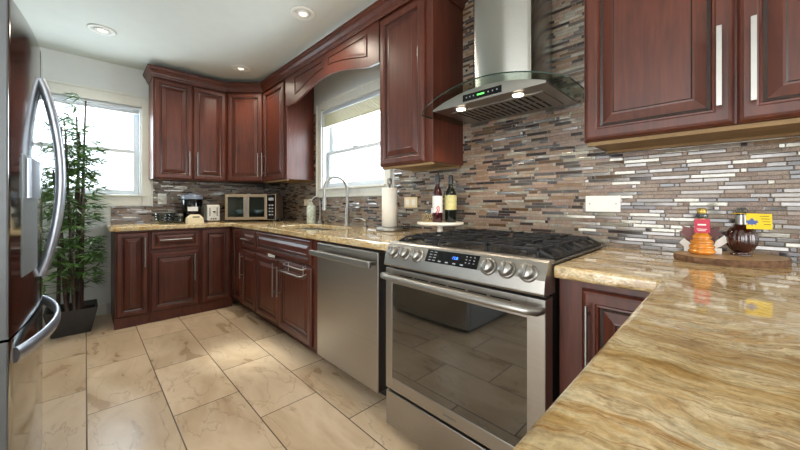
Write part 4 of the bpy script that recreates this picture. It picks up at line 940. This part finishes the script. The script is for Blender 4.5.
# honey bottle
hx_, hy_ = 0.333, -0.200
t = thing('honey_bottle', 'ridged orange honey bottle with gold cap and red tag on the wood slice', 'bottle', (hx_, hy_, zb))
prof = [(0.024, 0.0)]
for k in range(4):
    r_ = (0.037, 0.035, 0.031, 0.026)[k]; z = 0.002 + k * 0.0165
    for j in range(5): prof.append((r_ - 0.006 + 0.006 * math.sin(PI * (j + 0.5) / 5), z + 0.0165 * (j + 0.5) / 5))
prof += [(0.016, 0.074), (0.011, 0.086), (0.010, 0.126)]
MB().lathe((hx_, hy_, zb), prof, seg=32).build('body', 'honey', t)
MB().lathe((hx_, hy_, zb + 0.126), [(0.011, 0.0), (0.016, 0.004), (0.016, 0.014), (0.011, 0.018)], seg=20).build('collar', 'clear', t)
MB().lathe((hx_, hy_, zb + 0.143), [(0.012, 0), (0.013, 0.002), (0.013, 0.018), (0.0, 0.020)], seg=20).build('cap', 'gold', t)
cr_ = Vector((0.72, 0.69, 0)); cf_ = Vector((0.69, -0.72, 0)) * 1.0; cf_ = Vector((0.10, -0.99, 0)).normalized(); cr_ = Vector((0.99, 0.10, 0)).normalized()
q = Vector((hx_, hy_, zb + 0.076)) + cf_ * 0.019 - cr_ * 0.020; m = MB().prism([q, q + cr_ * 0.040, q + cr_ * 0.040 + Z * 0.048, q + Z * 0.048], cf_ * 0.0015); tg = m.build('tag', 'red', t)
for k, (w_, z_) in enumerate(((0.022, 0.026), (0.026, 0.012), (0.020, 0.007))): 
    q2 = q + cf_ * 0.0016 + cr_ * (0.019 - w_ / 2) + Z * z_; m = MB().prism([q2, q2 + cr_ * w_, q2 + cr_ * w_ + Z * (0.005 if k == 0 else 0.002), q2 + Z * (0.005 if k == 0 else 0.002)], cf_ * 0.0003); m.build('tag_print', 'labelw', tg)
# maple leaf shaped dark glass behind
def leafpoly(c, s, flip=1):
    p = [(0, -1), (0.12, -0.45), (0.75, -0.55), (0.62, -0.3), (1.05, 0.1), (0.85, 0.2), (0.92, 0.5), (0.5, 0.38), (0.5, 0.55), (0.25, 0.4), (0.32, 0.85), (0.15, 0.78), (0, 1.1)]
    p = p + [(-x, y) for x, y in p[-2:0:-1]]; return [Vector(c) + cr_ * x * s * flip + Z * y * s for x, y in p]
t = thing('maple_leaf_bottle', 'maroon leaf-shaped glass bottle behind the honey bottle on the wood slice', 'bottle', (0.325, -0.135, zb))
m = MB().prism(leafpoly((0.325, -0.118, zb + 0.066), 0.056), cf_ * 0.018); m.build('glass', 'maple', t, 0.003); MB().box(0.300, -0.140, zb, 0.350, -0.112, zb + 0.02).build('base', 'maple', t, 0.003)
# white ribbon/tissue around
m = MB(); 
for (dx, dz, tl, sg) in ((0.046, 0.026, 0.5, 1), (-0.040, 0.010, -0.4, -1)):
    c = Vector((hx_, hy_ + 0.044, zb)) + cr_ * dx + Z * dz
    m.prism([c, c + cr_ * 0.024 * sg + Z * 0.022, c + cr_ * 0.010 * sg + Z * 0.040, c - cr_ * 0.012 * sg + Z * 0.018, c - cr_ * 0.018 * sg - Z * 0.010], cf_ * 0.002)
m.tube([Vector((hx_, hy_ + 0.044, zb + 0.02)) - cr_ * 0.05, Vector((hx_, hy_ + 0.046, zb + 0.022)), Vector((hx_, hy_ + 0.044, zb + 0.035)) + cr_ * 0.055], 0.002, 6)
m.box(hx_ - 0.05, hy_ + 0.040, zb + 0.0005, hx_ + 0.05, hy_ + 0.044, zb + 0.02)
tag(m.build('tissue_ribbon', 'labelw'), 'white tissue ribbon tucked behind the honey bottle', 'ribbon')
# round syrup bottle
rx, ry = 0.430, -0.135
t = thing('syrup_bottle', 'round ribbed bottle of dark syrup with a yellow card on the wood slice', 'bottle', (rx, ry, zb))
prof = [(0.026, 0.0), (0.027, 0.004), (0.018, 0.007)] + [(0.040 * math.sin(a_), 0.056 - 0.050 * math.cos(a_)) for a_ in [0.45 + (2.62 - 0.45) * k / 14 for k in range(15)]] + [(0.014, 0.108), (0.012, 0.142)]
MB().lathe((rx, ry, zb), prof, seg=96, ribs=18, ramp=0.022).build('body', 'syrup', t)
MB().lathe((rx, ry, zb + 0.138), [(0.0135, 0), (0.0135, 0.010), (0.017, 0.012), (0.017, 0.018), (0.012, 0.020), (0.012, 0.026), (0, 0.027)], seg=20).build('stopper', 'clear', t)
MB().lathe((rx, ry, zb + 0.104), [(0.0152, 0), (0.0135, 0.034)], seg=18).build('neck_foil', 'chrome', t)
m = MB().tube([Vector((rx, ry, zb + 0.142)) + cr_ * (-0.025) + Z * 0.002, Vector((rx, ry, zb + 0.144)) + cf_ * 0.019, Vector((rx, ry, zb + 0.14)) + cr_ * 0.03 + cf_ * 0.02], 0.0012, 6); m.build('string', 'yellow', t)
q = Vector((rx, ry, zb + 0.094)) + cf_ * 0.044 + cr_ * 0.006; m = MB().prism([q, q + cr_ * 0.058, q + cr_ * 0.057 + Z * 0.050, q + Z * 0.052], cf_ * 0.0012); cd = m.build('card', 'yellow', t)
pl_ = leafpoly(q + cf_ * 0.0014 + cr_ * 0.013 + Z * 0.022, 0.0145); m = MB().prism(pl_, cf_ * 0.0003); m.build('leaf_print', 'bluep', cd)
m = MB()
for k in range(4): q2 = q + cf_ * 0.0014 + cr_ * (0.030 + 0.003 * k) + Z * (0.042 - k * 0.009); m.prism([q2, q2 + cr_ * (0.021 - 0.002 * k), q2 + cr_ * (0.021 - 0.002 * k) + Z * 0.0018, q2 + Z * 0.0018], cf_ * 0.0002)
m.build('handwriting', 'ink', cd)
